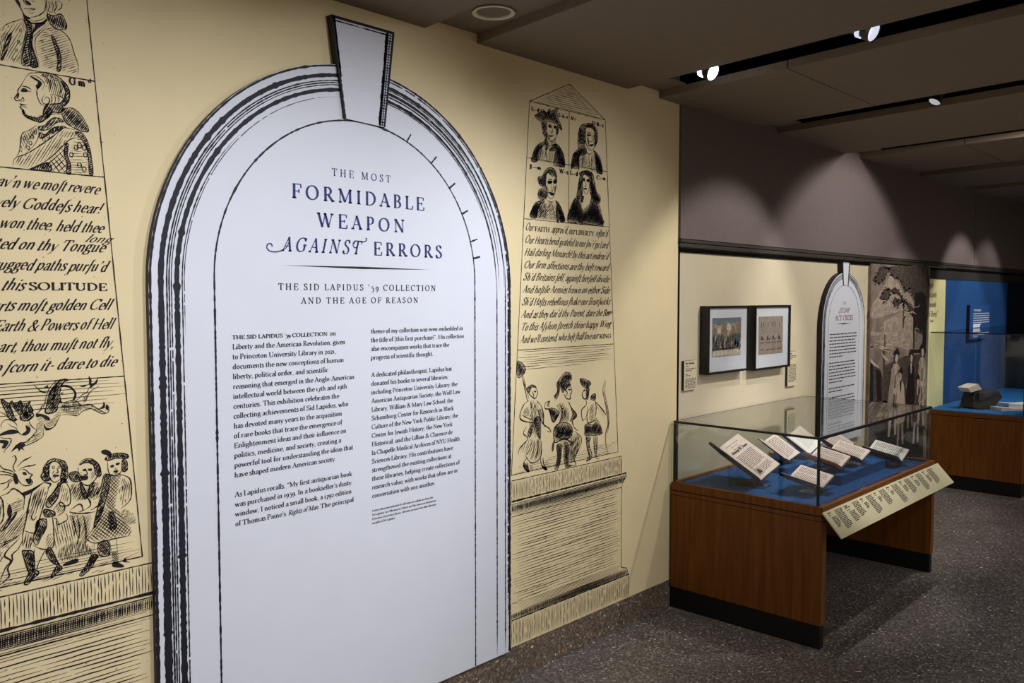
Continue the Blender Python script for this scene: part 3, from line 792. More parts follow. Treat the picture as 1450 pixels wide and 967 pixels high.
h 40 75 38 27581 20426 28154 20660 28839 20748 29342 20399 29497 19922 28399 19883 27253 19949
f 28889 20784 29139 20643 29368 20336 29548 19925 29193 19902 29091 20219 28989 20534
f 28939 20563 29092 19896 28942 19902
x 50 112 31 27299 20279 28154 20660 28302 19908 27253 19933
f 30370 21070 30472 21608 30575 22015 30839 22275 31215 22331 31543 22215 31656 21822 31825 21431 32106 21217 32052 20940 31719 20914 31386 21291 31328 21790 31272 22019 30947 22153 30787 22004 30736 21700 30792 21339 30634 21059
c 32 30761 21968 30790 21605 30899 21349 31061 21263 31222 21444 31301 21787 31217 22047 30974 22122
f 30788 21954 30949 21920 30922 21817 30788 21871
f 31056 21897 31272 21952 31246 21816 31111 21819
f 30818 21508 31113 21535 31006 21442
c 32 30992 21858 31031 21628 30897 21582
g 30713 21166 30636 20860 30795 20840 30900 21149
f 29701 19919 29853 20437 30213 20991 30581 21154 30689 20765 30798 20507 30958 20585 31281 20811 31496 21166 31828 21058 32110 20672 32343 19899 31507 19882 30430 19916
c 46 28393 21634 28491 21682 28648 21653
c 46 28737 21668 28835 21710 28945 21682
f 28418 21604 28614 21624 28589 21542 28467 21520
f 28737 21620 28885 21641 28876 21569 28777 21560
c 38 28054 21758 28198 21899 28490 22057 28785 22024 28909 21877
c 38 27911 21586 27816 21482 27959 21402
c 38 27793 21072 27912 21019 27817 20885
h 75 38 25 28200 21393 28370 21346 28420 21032 28249 21112
h 75 38 26 28787 21385 28936 21463 28887 21201 28813 21066
f 27253 19995 27369 20285 27581 20551 27913 20672 27723 20343 27629 19958
f 28989 20695 29190 20550 29393 20273 29497 19938 29193 19935 29090 20316
e 28495 20496 29
e 28520 20338 29
e 28545 20180 29
c 34 28106 20625 28203 20315 28156 19899
c 35 28593 20664 28742 20355 28793 19909
c 34 27771 20472 27914 20231 27867 19943
c 48 30575 21949 30656 21725 30552 21483 30686 21296 30528 21084
c 48 30681 22059 30789 21838 30684 21628
c 48 31434 22136 31491 21907 31411 21630 31604 21445 31551 21170 31773 21020
c 48 31544 22047 31712 21759 31659 21484 31938 21271
c 48 31277 21382 31442 21161 31389 20955 31609 20837
f 30110 20785 30370 21004 30583 20756 30745 20436 30960 20318 31283 20542 31553 20900 31830 20855 32113 20399 32286 19930 29907 19915
f 30521 22142 30839 22291 31269 22320 31543 22181 31271 22120 30947 22186 30681 22059
f 31328 21790 31491 21839 31826 21329 32051 21076 31718 20947 31414 21226
c 40 30799 21922 30895 21965 30975 21923
c 40 31083 21917 31191 21951 31300 21905
@F7
f 26449 13786 26696 13688 26930 13476 26863 13253 26573 13074 26408 13142 26391 13508
c 48 26697 13151 26864 12628 27058 11984
c 41 26780 13145 26948 12621 27159 12090
f 26990 12561 27328 12707 27628 12569 27328 12592 27159 12376 27074 12440
c 48 27456 12669 27714 12389 27629 12164 27500 12089 27159 12319 27116 12494
f 27456 12438 27628 12396 27542 12345
c 55 27159 12032 26823 11891 26574 11460 26698 11220 27416 11029 27631 11122
c 41 26698 11448 26991 11304 27459 11140
c 56 27629 11991 27933 11731 28110 11306 28111 10896 28466 10680 28601 10488 28333 10577
c 56 27716 11635 27891 11153 28199 10769
h 75 92 34 27159 11975 27629 11962 27977 11552 27892 10803 27763 10293 27332 10519 27330 11211
f 27588 11242 27891 11153 27893 10277 27676 10478 27459 10851
f 27331 10981 27077 10606 27204 10418 27331 10634
c 55 26992 10903 26782 10640 27077 10376 26575 10038 26451 9770
h 60 125 34 26575 9924 27077 10376 27676 10245 27765 9535 27420 9291 26993 9639
c 55 26909 9651 27334 9275 27852 9406 27982 9798 27893 10336
c 62 27078 9570 26826 9375 26868 9140 27121 8929 27079 9167 26994 9352
c 63 27895 9517 27984 9094 28338 8836 28116 9134 28071 9434
f 26910 9306 27164 8952 27037 8942 26784 9209
f 27984 9094 28383 8830 28205 8826 28028 8970
h 10 52 17 27164 9154 27420 9175 27420 9001 27206 8975
h 10 53 18 28204 9180 28426 9178 28427 9030 28249 9026
f 29089 12754 29547 13080 29920 13056 30063 12805 29828 12641 29364 12644 29047 11985 28820 12063 29045 12282 28999 12582
f 29364 12615 29828 12641 29970 12510 29830 12400 29550 12361 29458 12189 29320 12320
e 29596 12448 156
c 58 29923 12513 30066 12200 29926 12030 29974 11875 29692 11899 29505 12125
f 29783 12313 29971 12316 29924 12241
c 63 28240 11878 28197 11590 28508 11501 28643 11075 28824 10907 29096 11147
f 28507 11560 29049 11449 29141 11202 28779 10942 28598 11197
c 56 28240 11820 28506 11884 28373 11690 28552 11674
h 60 89 42 29003 11632 29460 11769 29742 11322 29557 10979 29189 10779 29141 11321
c 57 29185 11734 29370 11418 29280 10948 28825 10581 28782 10229
c 58 29834 11676 30214 11276 30406 11013 30121 10860 30218 10545 30507 10329
f 29833 11736 30071 11412 30406 11136 30359 10957 29932 10819 30119 11164
f 28825 10640 29280 10829 29933 10698 30124 10312 29842 10041 29100 10071 28737 9997 28694 9587 28828 9867
h 45 107 36 28916 10511 29933 10637 30127 9824 29285 9749
c 57 28782 10229 28919 9974 29562 10075 30033 9775 29378 9737
f 29010 9844 29377 9797 29287 9328 29152 8806 28878 8786 29058 9299
f 29516 9840 29844 9738 29849 8887 30133 8785 29615 8769
h 80 79 37 30220 10301 30702 9999 30513 9407 30132 8907 29848 8947 29938 9787
c 59 30219 10362 30751 9993 30705 9629 30275 9071 30372 8750 29849 8826
f 30636 12704 30927 12715 31471 12491 31274 12289 30881 12350
c 37 30685 12670 30881 12380
c 37 30927 12745 31027 12369
c 37 31222 12663 31155 12329
c 59 31077 12291 30882 12134 30835 11954 30934 11792 31179 11801 31373 12219
f 31126 12331 31324 12254 31278 11793 31130 11775
f 30931 12192 31058 12182 30980 12114
c 59 31081 11779 31132 11496 30791 11282 30793 10974 30941 10774 31381 11287
c 53 31777 11687 31882 11240 31785 10748
c 60 31231 11425 31185 10934 31286 10613 31786 10685 31936 10795
h 50 75 31 31381 11287 31729 11504 31735 10753 31336 10608
f 31089 10572 31686 10507 31988 10663 32351 10118 32199 9946 31093 10045 31013 10271
f 31525 11896 31826 11934 31778 11625 31477 11714
c 68 31829 11558 32290 11201 32655 10848
c 53 31881 11365 32499 10864
c 61 32587 12536 32385 12077 32598 11426 32705 11034 32816 10385 32612 9897 32669 9380 32830 8910
c 46 32608 12503 32541 11938 32755 11284 32865 10763 32869 10251 32665 9763
h 80 75 37 31093 10014 31491 9904 31294 9554 31497 9090 31299 8929
c 60 31093 10014 31196 9442 31398 9041 31151 8825 31498 8902 31547 9146 31344 9548 31491 9904
c 60 31691 9943 31746 9371 31851 8853
c 61 31995 9907 31948 9471 31902 8846
h 20 56 25 31150 9012 31498 9027 31498 8902 31201 8818
h 10 63 19 31901 8909 32104 9072 32208 8867 31954 8744
h 70 63 34 27202 11397 27674 11233 27588 10837 27246 10529
h 80 70 29 27676 10245 27894 10219 27983 9622 27678 9430
c 42 27332 10288 27162 9847 26909 9651
c 42 27504 10267 27419 9698 27248 9431
c 42 27719 10298 27721 9774 27548 9448
c 41 27244 11967 27330 11615 27245 11335
c 42 27500 11945 27544 11594 27459 11256
h 60 57 28 26781 11610 27117 11807 27160 11401 26823 11321
h 70 58 29 27803 11627 28109 11481 28066 11135 27848 11041
h 60 54 30 29135 12513 29547 12960 29920 12996 29969 12751 29549 12601 29273 12383
h 70 60 30 29323 11483 29835 11434 29838 10829 29373 10819
h 50 60 30 29007 10679 30028 10566 30078 10195 29100 10131
c 50 29053 10435 29560 10317 30076 10378
c 50 28826 10343 29376 10098 30031 10079
h 80 60 30 29010 9784 29359 9799 29289 8966 29060 8879
h 80 60 30 29563 9773 29844 9738 29829 9011 29614 8920
h 70 73 30 30031 10079 30654 10005 30513 9407 30228 8894 29942 8995
c 43 28734 10887 29095 11206 29186 11376
h 60 59 29 28552 11438 29049 11330 28914 10987 28644 11015
h 70 50 25 31041 10454 31487 10404 31590 10017 31093 10076
h 110 50 25 31586 10487 32194 10421 32301 9997 31640 10012
h 60 56 25 31094 9952 31441 9848 31398 9041 31247 9186
h 60 57 25 31742 9874 31944 9850 31921 8970 31799 9049
c 37 30685 12670 30930 12284
c 37 30830 12721 30998 12297
c 37 31321 12564 31225 12243
c 37 31471 12460 31294 12213
c 43 29550 12301 29737 12166 29645 11993
c 41 27328 12420 27457 12237 27414 12125"""
sketch = {}
for ln in DRAW.strip().split('\n'):
    if ln[0] == '@': cur = sketch.setdefault(ln[1:], []); continue
    cur.append(ln.split())
def draw(ink, name, dx=0, dz=0):
    for p in sketch[name]:
        k = p[0]; v = [int(q) for q in p[1:]]; a = {'c': 1, 'h': 3, 'x': 3}.get(k, 0); arg = v[:a]; v = v[a:]
        if k == 'e':
            x, z, r = v[0] / 1e4 + dx, v[1] / 1e4 + dz, v[2] / 1e4
            P = [(x + r * .75 * math.cos(i * PI / 5), z + r * math.sin(i * PI / 5)) for i in range(11)]; ink.rough(P, r * .42, .4); continue
        P = [(v[i] / 1e4 + dx, v[i + 1] / 1e4 + dz) for i in range(0, len(v), 2)]
        if k == 'c': ink.rough(spline(P, n=5), arg[0] / 1e4, .35, True)
        elif k == 'f':
            Q = spline(P, True, 3); A = abs(sum(Q[i - 1][0] * Q[i][1] - Q[i][0] * Q[i - 1][1] for i in range(len(Q)))) / 2
            if A < .00045: ink.poly(Q)
            else:
                ink.rough(Q + Q[:1], .003, .5); an = random.uniform(35, 75); ink.hatch(Q, an, .0046, .0040, 0); ink.hatch(Q, an + 75, .012, .0024, 0)
        elif k == 'g': ink.poly(P)
        elif k == 'h': ink.hatch(spline(P, True, 3), arg[0], arg[1] / 1e4, arg[2] / 1e4)
        elif k == 'x':
            Q = spline(P, True, 3); ink.hatch(Q, arg[0], arg[1] / 1e4, arg[2] / 1e4, 0); ink.hatch(Q, arg[0] + 85, arg[1] / 1e4, arg[2] / 1e4, 0)
def onwall(y): return lambda u, v: (u, y, v)
def seg(a, b, n=12): return [(a[0] + (b[0] - a[0]) * i / n, a[1] + (b[1] - a[1]) * i / n) for i in range(n + 1)]
def obelisk(dx, label, poem, caps, heads, scenes, inner):
    t = thing('obelisk_print', label, 'wall print', (3.0 + dx, 0, .144), 0, 'engraved obelisk prints on the cream wall')
    fn = onwall(-.0009); I = Ink(); x = lambda v: v + dx
    TL, TR, BL, BR = (x(2.716), 2.484), (x(3.246), 2.484), (x(2.604), .893), (x(3.364), .893)
    lf = lambda z: TL[0] + (BL[0] - TL[0]) * (TL[1] - z) / (TL[1] - BL[1]); rt = lambda z: TR[0] + (BR[0] - TR[0]) * (TL[1] - z) / (TL[1] - BL[1])
    W = .0032
    for a, b in ((TL, BL), (TR, BR), (TL, TR), (TL, (x(2.98), 2.604)), ((x(2.98), 2.604), TR), (BL, BR)): I.rough(seg(a, b, 60), W)
    for z in (2.245, 1.985, 1.425): I.rough(seg((lf(z), z), (rt(z), z), 50), W * .9)
    I.rough(seg((x(2.98), 2.484), (x(2.98), 1.985), 40), W * .9)
    I.hatch([TL, TR, (x(2.98), 2.604)], 0, .0092, .0022)
    I.hatch([(lf(1.42), 1.42), (rt(1.42), 1.42), (rt(1.37), 1.345), (lf(1.37), 1.335)], 0, .011, .0022, .3)
    I.hatch([(lf(.93), .93), (rt(.95), .95), BR, BL], 0, .009, .0016, .4)
    I.specks(lf(1.5), rt(1.5), .9, 2.45, 260, .0016)
    I.build('outline_print', M['sepia'], fn, t)
    P = Ink()
    a, b = x(2.604), x(3.393)
    P.rough(seg((a, .868), (b, .868), 60), W); P.rough(seg((b, .868), (b, .778), 10), W); P.hatch([(a, .866), (b, .866), (b, .78), (a, .78)], 90, .0092, .0026)
    for z, w_ in ((.778, .008), (.766, .003)): P.rough(seg((a, z), (x(3.436), z), 60), w_)
    P.hatch([(a, .766), (x(3.432), .766), (x(3.40), .722), (a, .722)], 0, .0052, .003, 0)
    P.hatch([(a, .764), (x(3.43), .764), (x(3.41), .73), (a, .728)], 88, .0062, .0042, 0)
    P.rough(spline([(x(3.436), .776), (x(3.43), .755), (x(3.405), .735), (x(3.396), .712)], n=5), W)
    P.hatch([(a, .722), (x(3.40), .722), (x(3.396), .69), (a, .69)], 0, .0075, .0022, .1)
    P.rough(seg((a, .712), (x(3.396), .712), 50), W); P.rough(seg((x(3.396), .712), (x(3.396), .335), 40), W)
    P.hatch([(a, .69), (x(3.394), .69), (x(3.394), .335), (a, .335)], 0, .0125, .0034, .3)
    P.rough(spline([(x(3.396), .335), (x(3.40), .31), (x(3.44), .295), (x(3.455), .262)], n=6), W)
    P.hatch([(a, .335), (x(3.398), .33), (x(3.425), .297), (a, .297)], 0, .007, .0024, .1)
    P.hatch([(a, .297), (x(3.44), .297), (x(3.45), .262), (a, .262)], 0, .005, .0034, 0); P.hatch([(a, .29), (x(3.44), .29), (x(3.45), .262), (a, .262)], 92, .0062, .004, 0)
    P.rough(seg((a, .26), (x(3.461), .26), 50), W * 1.6); P.rough(seg((x(3.461), .262), (x(3.461), .146), 12), W)
    P.hatch([(a, .258), (x(3.46), .258), (x(3.46), .146), (a, .146)], 90, .0098, .0028)
    P.specks(a, x(3.38), .34, .69, 60, .0018)
    P.build('pedestal_print', M['sepia'], fn, t)
    for nm, ddx, ddz in heads:
        K = Ink(); draw(K, nm, ddx, ddz); K.build('portrait_print', M['sepia'], fn, t)
    for nm, ddx in scenes:
        K = Ink(); draw(K, nm, ddx); K.build('figure_print', M['sepia'], fn, t)
    T = Ink()
    for i, line in enumerate(poem):
        z = 1.936 - i * .0535; runs = line if isinstance(line, list) else [(line, 0)]
        x0, x1 = lf(z) + .012, rt(z) - .010
        tot = sum(layout(s_, 4, 22)[1] * (1.12 if c_ else 1) + 44 for s_, c_ in runs)
        k = (x1 - x0) / tot
        for s_, c_ in runs:
            wd = layout(s_, 4, 22)[1] * (1.12 if c_ else 1) * k
            if c_: write(T, s_, x0, z, .021, wd, thick=18, thin=8, mode='fit', jit=.0006)
            else: write(T, s_, x0, z, (.030 if inner > 1 else .033), wd, slant=.55, serif=False, thick=15, thin=6.5, mode='fit', word=22, jit=.0012)
            x0 += wd + 44 * k
    T.build('verse_lettering', M['sepia'], fn, t)
    if caps:
        K = Ink()
        for s_, cx, cz, h, wd in caps:
            cz -= .001
            if s_ in ('long', 'Throne'): write(K, s_, cx, cz, h, wd, slant=.6, serif=False, thick=12, thin=6, mode='fit')
            else: write(K, s_, cx, cz, h, wd, thick=26, thin=14, mode='fit')
        K.build('caption_lettering', M['sepia'], fn, t)
    return t
V2 = ["Our ", ("FAITH", 1)]
obelisk(0, 'engraved obelisk wall print with three standing figures, right of the large white arch', [
    [('Our', 0), ('FAITH', 1), ("approv'd, our", 0), ('LIBERTY', 1), ("re|tor'd", 0)],
    "Our Hearts bend grateful to our |ov'r'gn Lord", "Hail darling Monarch! by this act endear'd", "Our firm affections are thy be|t reward",
    "Sh'd Britains |elf, again|t her|elf divide", "And ho|tile Armies frown on either Side", "Sh'd Ho|ts rebellious |hake our Brun|wicks",
    "And as they dar'd thy Parent, dare the Son", "To this A|ylum |tretch thine happy Wing", [("And we'll contend, who be|t |hall love our", 0), ('KING', 1)]],
    [('L_d G_e', 2.727, 2.449, .016, .115), ('S_k_e', 2.905, 2.449, .016, .066), ('M r', 2.992, 2.449, .018, .034), ('D B_t', 3.145, 2.449, .016, .088),
     ('J_n', 2.716, 2.203, .017, .075), ('W_s', 2.914, 2.203, .020, .06), ('L_d', 2.987, 2.203, .020, .058), ('C_n', 3.18, 2.203, .018, .07), ('Throne', 3.235, 1.572, .018, .075)],
    [('P5', 0, 0), ('P6', 0, 0)], [('F7', 0)], 1.0)
DX = -2.328
obelisk(DX, 'engraved obelisk wall print with a winged beast, left of the large white arch', [
    "O thou whom next to Heav'n we mo|t revere", "Fair LIBERTY thou lovely Godde|s hear!", "Have we not woo'd thee, won thee, held thee",
    "Lain in thy Lap & melted on thy Tongue", "Thro Death & Dangers rugged paths pur|u'd", [("And led thee |miling to this", 0), ('SOLITUDE', 1)],
    "Hid thee within our hearts mo|t golden Cell", "And brav'd the Powers of Earth & Powers of Hell", "GODDESS! we cannot part, thou mu|t not fly,",
    "Be SLAVES! we dare to |corn it- dare to die"],
    [('G m', .868, 2.226, .020, .042), ('d', .917, 2.240, .010, .009), ('long', .895, 1.803, .022, .07)],
    [('P1', 0, 0), ('P2', 0, 0), ('P1', -.262, 0), ('P2', -.262, 0)], [('D3', 0), ('D4', 0), ('D4', -.33)], 1.05)

# ================================================================== ARCH SIGNS
def arch_sign(label, cx, scale, zs, zb, y, thick, group):
    S = scale; X = lambda u: cx + (u - 1.82) * S; Z = lambda v: zs + (v - 1.69) * S if v > 1.69 else zs - (1.69 - v) * (zs - zb) / (1.69 - .142)
    t = thing('arch_sign', label, 'sign', (cx, y, zb), 0, group)
    R = .757
    out = [(1.82 - R, .142)] + [(1.82 - R, .142 + (1.548) * i / 8) for i in range(1, 9)]
    out += [(1.82 - R * math.cos(a * PI / 48), 1.69 + R * math.sin(a * PI / 48)) for a in range(1, 48)] + [(1.82 + R, 1.69 - 1.548 * i / 8) for i in range(0, 9)]
    pr = [(X(u), Z(v)) for u, v in out]
    v, f = prism(pr, lambda a, b, q: (a, q, b), y, y - thick)
    o = obj('sign_board', v, f, None, t, mats=[M['board'], M['blackedge']], fmat=[0, 0] + [1] * len(pr))
    ks = [(1.695, 2.60), (1.963, 2.60), (1.918, 2.256), (1.746, 2.262)]; pk = [(X(u), Z(v)) for u, v in ks]
    v, f = prism(pk, lambda a, b, q: (a, q, b), y - .001, y - thick - .010 * S)
    k = obj('keystone', v, f, None, t, 'white keystone with black shaded sides at the top of the arch', mats=[M['board'], M['blackedge']], fmat=[0, 0] + [1] * 4)
    yf = y - thick - .0006
    fn = lambda u, v_: (X(u), yf, Z(v_))
    # s: 0..1 left upright, 1..2 arc, 2..3 right upright
    def path(off, s0=0, s1=3, arc_r=None, c=(1.82, 1.69)):
        r = R - off if arc_r is None else arc_r; P = []
        n = int(560 * (s1 - s0) / 3 * (1 if S > .8 else .3))
        for i in range(n + 1):
            s = s0 + (s1 - s0) * i / n
            if s < 1: P.append((c[0] - r, .144 + (c[1] - .144) * s, s))
            elif s < 2: a = (s - 1) * PI; P.append((c[0] - r * math.cos(a), c[1] + r * math.sin(a), s))
            else: P.append((c[0] + r, c[1] - (c[1] - .144) * (s - 2), s))
        return P
    I = Ink()
    def line(off, wl, wt, wr, s0=0, s1=3, j=.3, gap=0, **kw):
        P = path(off, s0, s1, **kw); cur = []; n = len(P)
        def wd(s): return wl + (wt - wl) * min(1, s / 1.45) if s < 1.45 else wt + (wr - wt) * min(1, (s - 1.45) / .6)
        for i, (a, b, s) in enumerate(P):
            if gap and random.random() < gap and len(cur) > 2:
                I.ribbon([c[:2] for c in cur], [c[2] for c in cur]); cur = []
            e = min(1, i / 12, (n - 1 - i) / 12) if (s0 > 0 or s1 < 3) else 1
            cur.append((a, b, wd(s) * (1 + random.uniform(-j, j) + (random.random() < .03) * .5) * max(.15, e)))
        I.ribbon([c[:2] for c in cur], [c[2] for c in cur])
    line(.0045, .011, .006, .012, j=.25)
    line(.036, .026, .013, .0055, 0, 2.0, j=.18)
    line(.030, .0055, .0055, .0055, 1.95, 3, j=.25)
    line(.0535, .0060, .004, .003, 0, 1.95, gap=.01); line(.0605, .0045, .004, .003, 0, 1.8, gap=.015); line(.0675, .0045, .003, .004, 0, 2.0, gap=.02)
    line(.084, .022, .012, .006, 0, 2.0, j=.2); line(.080, .0055, .0055, .0055, 1.98, 3, j=.3)
    line(.1005, .0045, .003, .003, 0, 1.25, gap=.02); line(.107, .003, .002, .002, .9, 1.45, gap=.08)
    for q in range(5): line(.045 + q * .012, .003, .004, .003, 1.48, 1.82 + random.uniform(-.05, .08), gap=.02)
    line(.014, .004, .004, .006, 1.5, 2.9, gap=.12)
    line(0, .0065, .0055, .0055, arc_r=.553, c=(1.818, 1.708), j=.3)
    for a, L in ((68, .028), (54, .03), (41, .028), (29, .026), (17, .03), (10, .028)):
        r0, r1 = .553, .553 + L; ca, sa = math.cos(math.radians(a)), math.sin(math.radians(a))
        p = (1.818 + r0 * ca, 1.708 + r0 * sa); q = (1.818 + r1 * ca + .01, 1.708 + r1 * sa + .004); I.rough(seg(p, q, 5), .0065)
    I.build('moulding_print', M['ink'], fn, t)
    # keystone faces
    K = Ink(); yk = y - thick - .010 * S - .0006
    K.poly([(1.695, 2.60), (1.963, 2.60), (1.963, 2.590), (1.695, 2.590)]); K.rough(seg((1.70, 2.583), (1.958, 2.583), 40), .004, .6)
    K.poly([(1.695, 2.60), (1.709, 2.60), (1.734, 2.40), (1.722, 2.40)]); K.rough(seg((1.728, 2.40), (1.748, 2.262), 30), .007)
    K.rough(seg((1.706, 2.59), (1.732, 2.40), 30), .006, .5)
    K.poly([(1.926, 2.59), (1.938, 2.59), (1.900, 2.258), (1.890, 2.258)]); K.poly([(1.953, 2.59), (1.963, 2.59), (1.919, 2.256), (1.911, 2.256)])
    K.rough(seg((1.945, 2.59), (1.905, 2.258), 40), .004); K.rough(seg((1.928, 2.585), (1.892, 2.262), 50), .008, .5)
    for i in range(34):
        z = 2.585 - i * .0097; e = (2.60 - z) / .344; K.rect(1.934 - .042 * e, 1.957 - .042 * e, z - .0027 - (i % 5 == 2) * .002, z)
    K.build('keystone_print', M['ink'], lambda u, v_: (X(u), yk, Z(v_)), k)
    return t, X, Z, yf
big, X1, Z1, yf1 = arch_sign('large white arch-shaped introduction sign with a keystone on the cream wall', 1.82, 1.0, 1.69, .142, 0, .02, 'white arch text signs')
T = Ink()
write(T, 'THE MOST', 1.6965, 2.0635, .0255, .2525, thick=14, thin=6, sx=1.15)
write(T, 'FORMIDABLE', 1.538, 1.975, .048, .570, sx=1.24, thick=16.5, thin=6.5)
write(T, 'WEAPON', 1.636, 1.887, .048, .377, sx=1.2, thick=16.5, thin=6.5)
write(T, 'AGAINST', 1.498, 1.800, .048, .312, slant=.26, sx=1.0, thick=15, thin=6.5)
T.rough(spline([(1.500, 1.802), (1.480, 1.797), (1.458, 1.798), (1.446, 1.808), (1.449, 1.820), (1.462, 1.822), (1.465, 1.813)], n=6), .0042, .1); T.rough(spline([(1.503, 1.803), (1.517, 1.813), (1.528, 1.832)], n=6), .003, .1)
T.rough(spline([(1.806, 1.846), (1.790, 1.846), (1.781, 1.836), (1.786, 1.824), (1.797, 1.825), (1.799, 1.832)], n=6), .0038, .1); T.rough(spline([(1.806, 1.846), (1.825, 1.845), (1.838, 1.850), (1.840, 1.857), (1.834, 1.857)], n=6), .004, .1)
write(T, 'ERRORS', 1.868, 1.800, .0475, .328, sx=1.2, thick=16.5, thin=6.5)
T.build('title_lettering', M['navyink'], onwall(yf1), big, 'navy blue title lettering')
T = Ink()
write(T, "THE SID LAPIDUS '59 COLLECTION", 1.485, 1.674, .0215, .678, sx=1.22, thick=16, thin=7.5, word=26)
write(T, 'AND THE AGE OF REASON', 1.570, 1.629, .0205, .505, sx=1.22, thick=16, thin=7.5, word=26)
T.poly([(1.502, 1.7545), (1.82, 1.758), (2.136, 1.7545), (1.82, 1.7495)])
T.build('subtitle_lettering', M['ink'], onwall(yf1), big)
c1 = ["THE SID LAPIDUS '59 COLLECTION on", "Liberty and the American Revolution, given", "to Princeton University Library in 2021,", "documents the new conceptions of human",
 "liberty, political order, and scientific", "reasoning that emerged in the Anglo-American", "intellectual world between the 17th and 19th", "centuries. This exhibition celebrates the",
 "collecting achievements of Sid Lapidus, who", "has devoted many years to the acquisition", "of rare books that trace the emergence of", "Enlightenment ideas and their influence on",
 "politics, medicine, and society, creating a", "powerful tool for understanding the ideas that", "have shaped modern American society.", "", "As Lapidus recalls, {My first antiquarian book",
 "was purchased in 1959. In a bookseller's dusty", "window, I noticed a small book, a 1792 edition", "of Thomas Paine's |Rights of Man.| The principal"]
w1 = [.386, .425, .385, .418, .353, .462, .43, .397, .435, .408, .408, .425, .403, .453, .382, 0, .447, .445, .445, .454]
c2 = ["theme of my collection was even embedded in", 'the title of [this first purchase]". His collection', "also encompasses works that trace the", "progress of scientific thought.", "",
 "A dedicated philanthropist, Lapidus has", "donated his books to several libraries,", "including Princeton University Library; the", "American Antiquarian Society; the Wolf Law",
 "Library, William & Mary Law School; the", "Schomburg Center for Research in Black", "Culture of the New York Public Library; the", "Center for Jewish History; the New York",
 "Historical; and the Lillian & Clarence de", "la Chapelle Medical Archives of NYU Health", "Sciences Library. His contributions have", "strengthened the existing collections at",
 "those libraries, helping create collections of", "research value, with works that often are in", "conversation with one another."]
w2 = [.451, .457, .377, .295, 0, .39, .372, .42, .436, .396, .4, .423, .393, .393, .432, .395, .387, .431, .42, .303]
c3 = ["Unless otherwise indicated @, all items on exhibit are from the", "Sid Lapidus '59 Collection on Liberty and the American Revolution,", "Princeton University Library. All items on loan from other libraries", "are gifts of Sid Lapidus."]
w3 = [.292, .309, .307, .106]
T = Ink()
for x0, z0, dz, cc, ww, cap in ((1.320, 1.519, .03105, c1, w1, .0165), (1.854, 1.521, .03126, c2, w2, .0165), (1.853, .877, .015, c3, w3, .0078)):
    for i, (s_, wd) in enumerate(zip(cc, ww)):
        if not s_: continue
        z = z0 - dz * i; kw = dict(thick=16, thin=7.5, mode='fit', word=24)
        if s_.startswith('THE SID'):
            write(T, s_[:-3], x0, z, .0128, .352, thick=21, thin=10, mode='fit'); write(T, 'on', x0 + .361, z, cap, .025, **kw)
        elif '|' in s_:
            a, b, c = s_.split('|'); ua = layout(a, 0, 24)[1]; ub = layout(b, 0, 24)[1] * .82; uc = layout(c, 0, 24)[1]; q = wd / (ua + ub + uc + 30)
            write(T, a, x0, z, cap, ua * q, **kw); write(T, b, x0 + (ua + 12) * q, z, cap, ub * q, slant=.25, **kw); write(T, c.strip(), x0 + (ua + ub + 30) * q, z, cap, uc * q, **kw)
        else: write(T, s_, x0, z, cap, wd, **kw)
T.build('body_lettering', M['ink'], onwall(yf1), big)

small, X2, Z2, yf2 = arch_sign('smaller white arch sign with dark red heading beside the brown tree mural', 6.02, .491, 1.455, .62, .012, .035, 'white arch text signs')
T = Ink()
write(T, 'THE', 6.012, 1.600, .021, .066, align='c', thick=14)
write(T, 'STAMP', 5.935, 1.542, .034, .17, slant=.26, thick=14, mode='fit'); T.rough(spline([(5.945, 1.542), (5.925, 1.535), (5.918, 1.55), (5.93, 1.556)], n=5), .004)
write(T, 'ACT CRISIS', 5.858, 1.487, .036, .312, thick=15, mode='fit')
T.build('heading_lettering', M['redink'], onwall(yf2), small, 'dark red heading')
T = Ink(); T.poly([(5.885, 1.464), (6.01, 1.468), (6.138, 1.464), (6.01, 1.459)]); rr = random.Random(3)
z = 1.392
for n in (8, 7, 2, 7, 1):
    greek(T, 5.772, z, .474, n, .0225, .0105, .05, .5, rr); z -= n * .0225 + .02
T.build('body_lettering', M['ink'], onwall(yf2), small)

# ================================================================== FRAMED PRINTS AND LABELS
def framed(label, x0, x1, z0, z1, px0, px1, pz0, pz1, paint):
    y0, y1 = .012, -.045
    t = thing('framed_print', label, 'framed print', ((x0 + x1) / 2, y0, z0), 0, 'black framed prints side by side on the tan wall'); w_ = .012
    v, f = join(box(x0, x0 + w_, y1, y0, z0, z1), box(x1 - w_, x1, y1, y0, z0, z1), box(x0 + w_, x1 - w_, y1, y0, z1 - w_, z1), box(x0 + w_, x1 - w_, y1, y0, z0, z0 + w_), box(x0 + w_, x1 - w_, y0 - .004, y0, z0 + w_, z1 - w_))
    obj('frame', v, f, M['frame'], t)
    B('mount', x0 + w_, x1 - w_, y1 + .012, y0 - .005, z0 + w_, z1 - w_, M['mount'], t)
    yp = y1 + .0115
    o = B('picture', px0, px1, yp - .0012, yp, pz0, pz1, mat('picture_paper', *paint[0]), t)
    for i, (rgb, shapes) in enumerate(paint[1:]):
        I = Ink()
        for P in shapes: I.poly([(px0 + (px1 - px0) * a, pz0 + (pz1 - pz0) * b) for a, b in P])
        I.build('picture_print', mat('picture_ink', rgb, .8, .25, 90, spec=.1), onwall(yp - .0018 - .0004 * i), o)
    v, f = box(x0 + w_, x1 - w_, y1 + .003, y1 + .005, z0 + w_, z1 - w_); obj('pane', v, f, M['glass'], t)
    return t
rp = random.Random(5)
def blob(cx, cy, rx, ry, n=9): return [(cx + rx * math.cos(2 * PI * i / n) * rp.uniform(.75, 1.15), cy + ry * math.sin(2 * PI * i / n) * rp.uniform(.75, 1.15)) for i in range(n)]
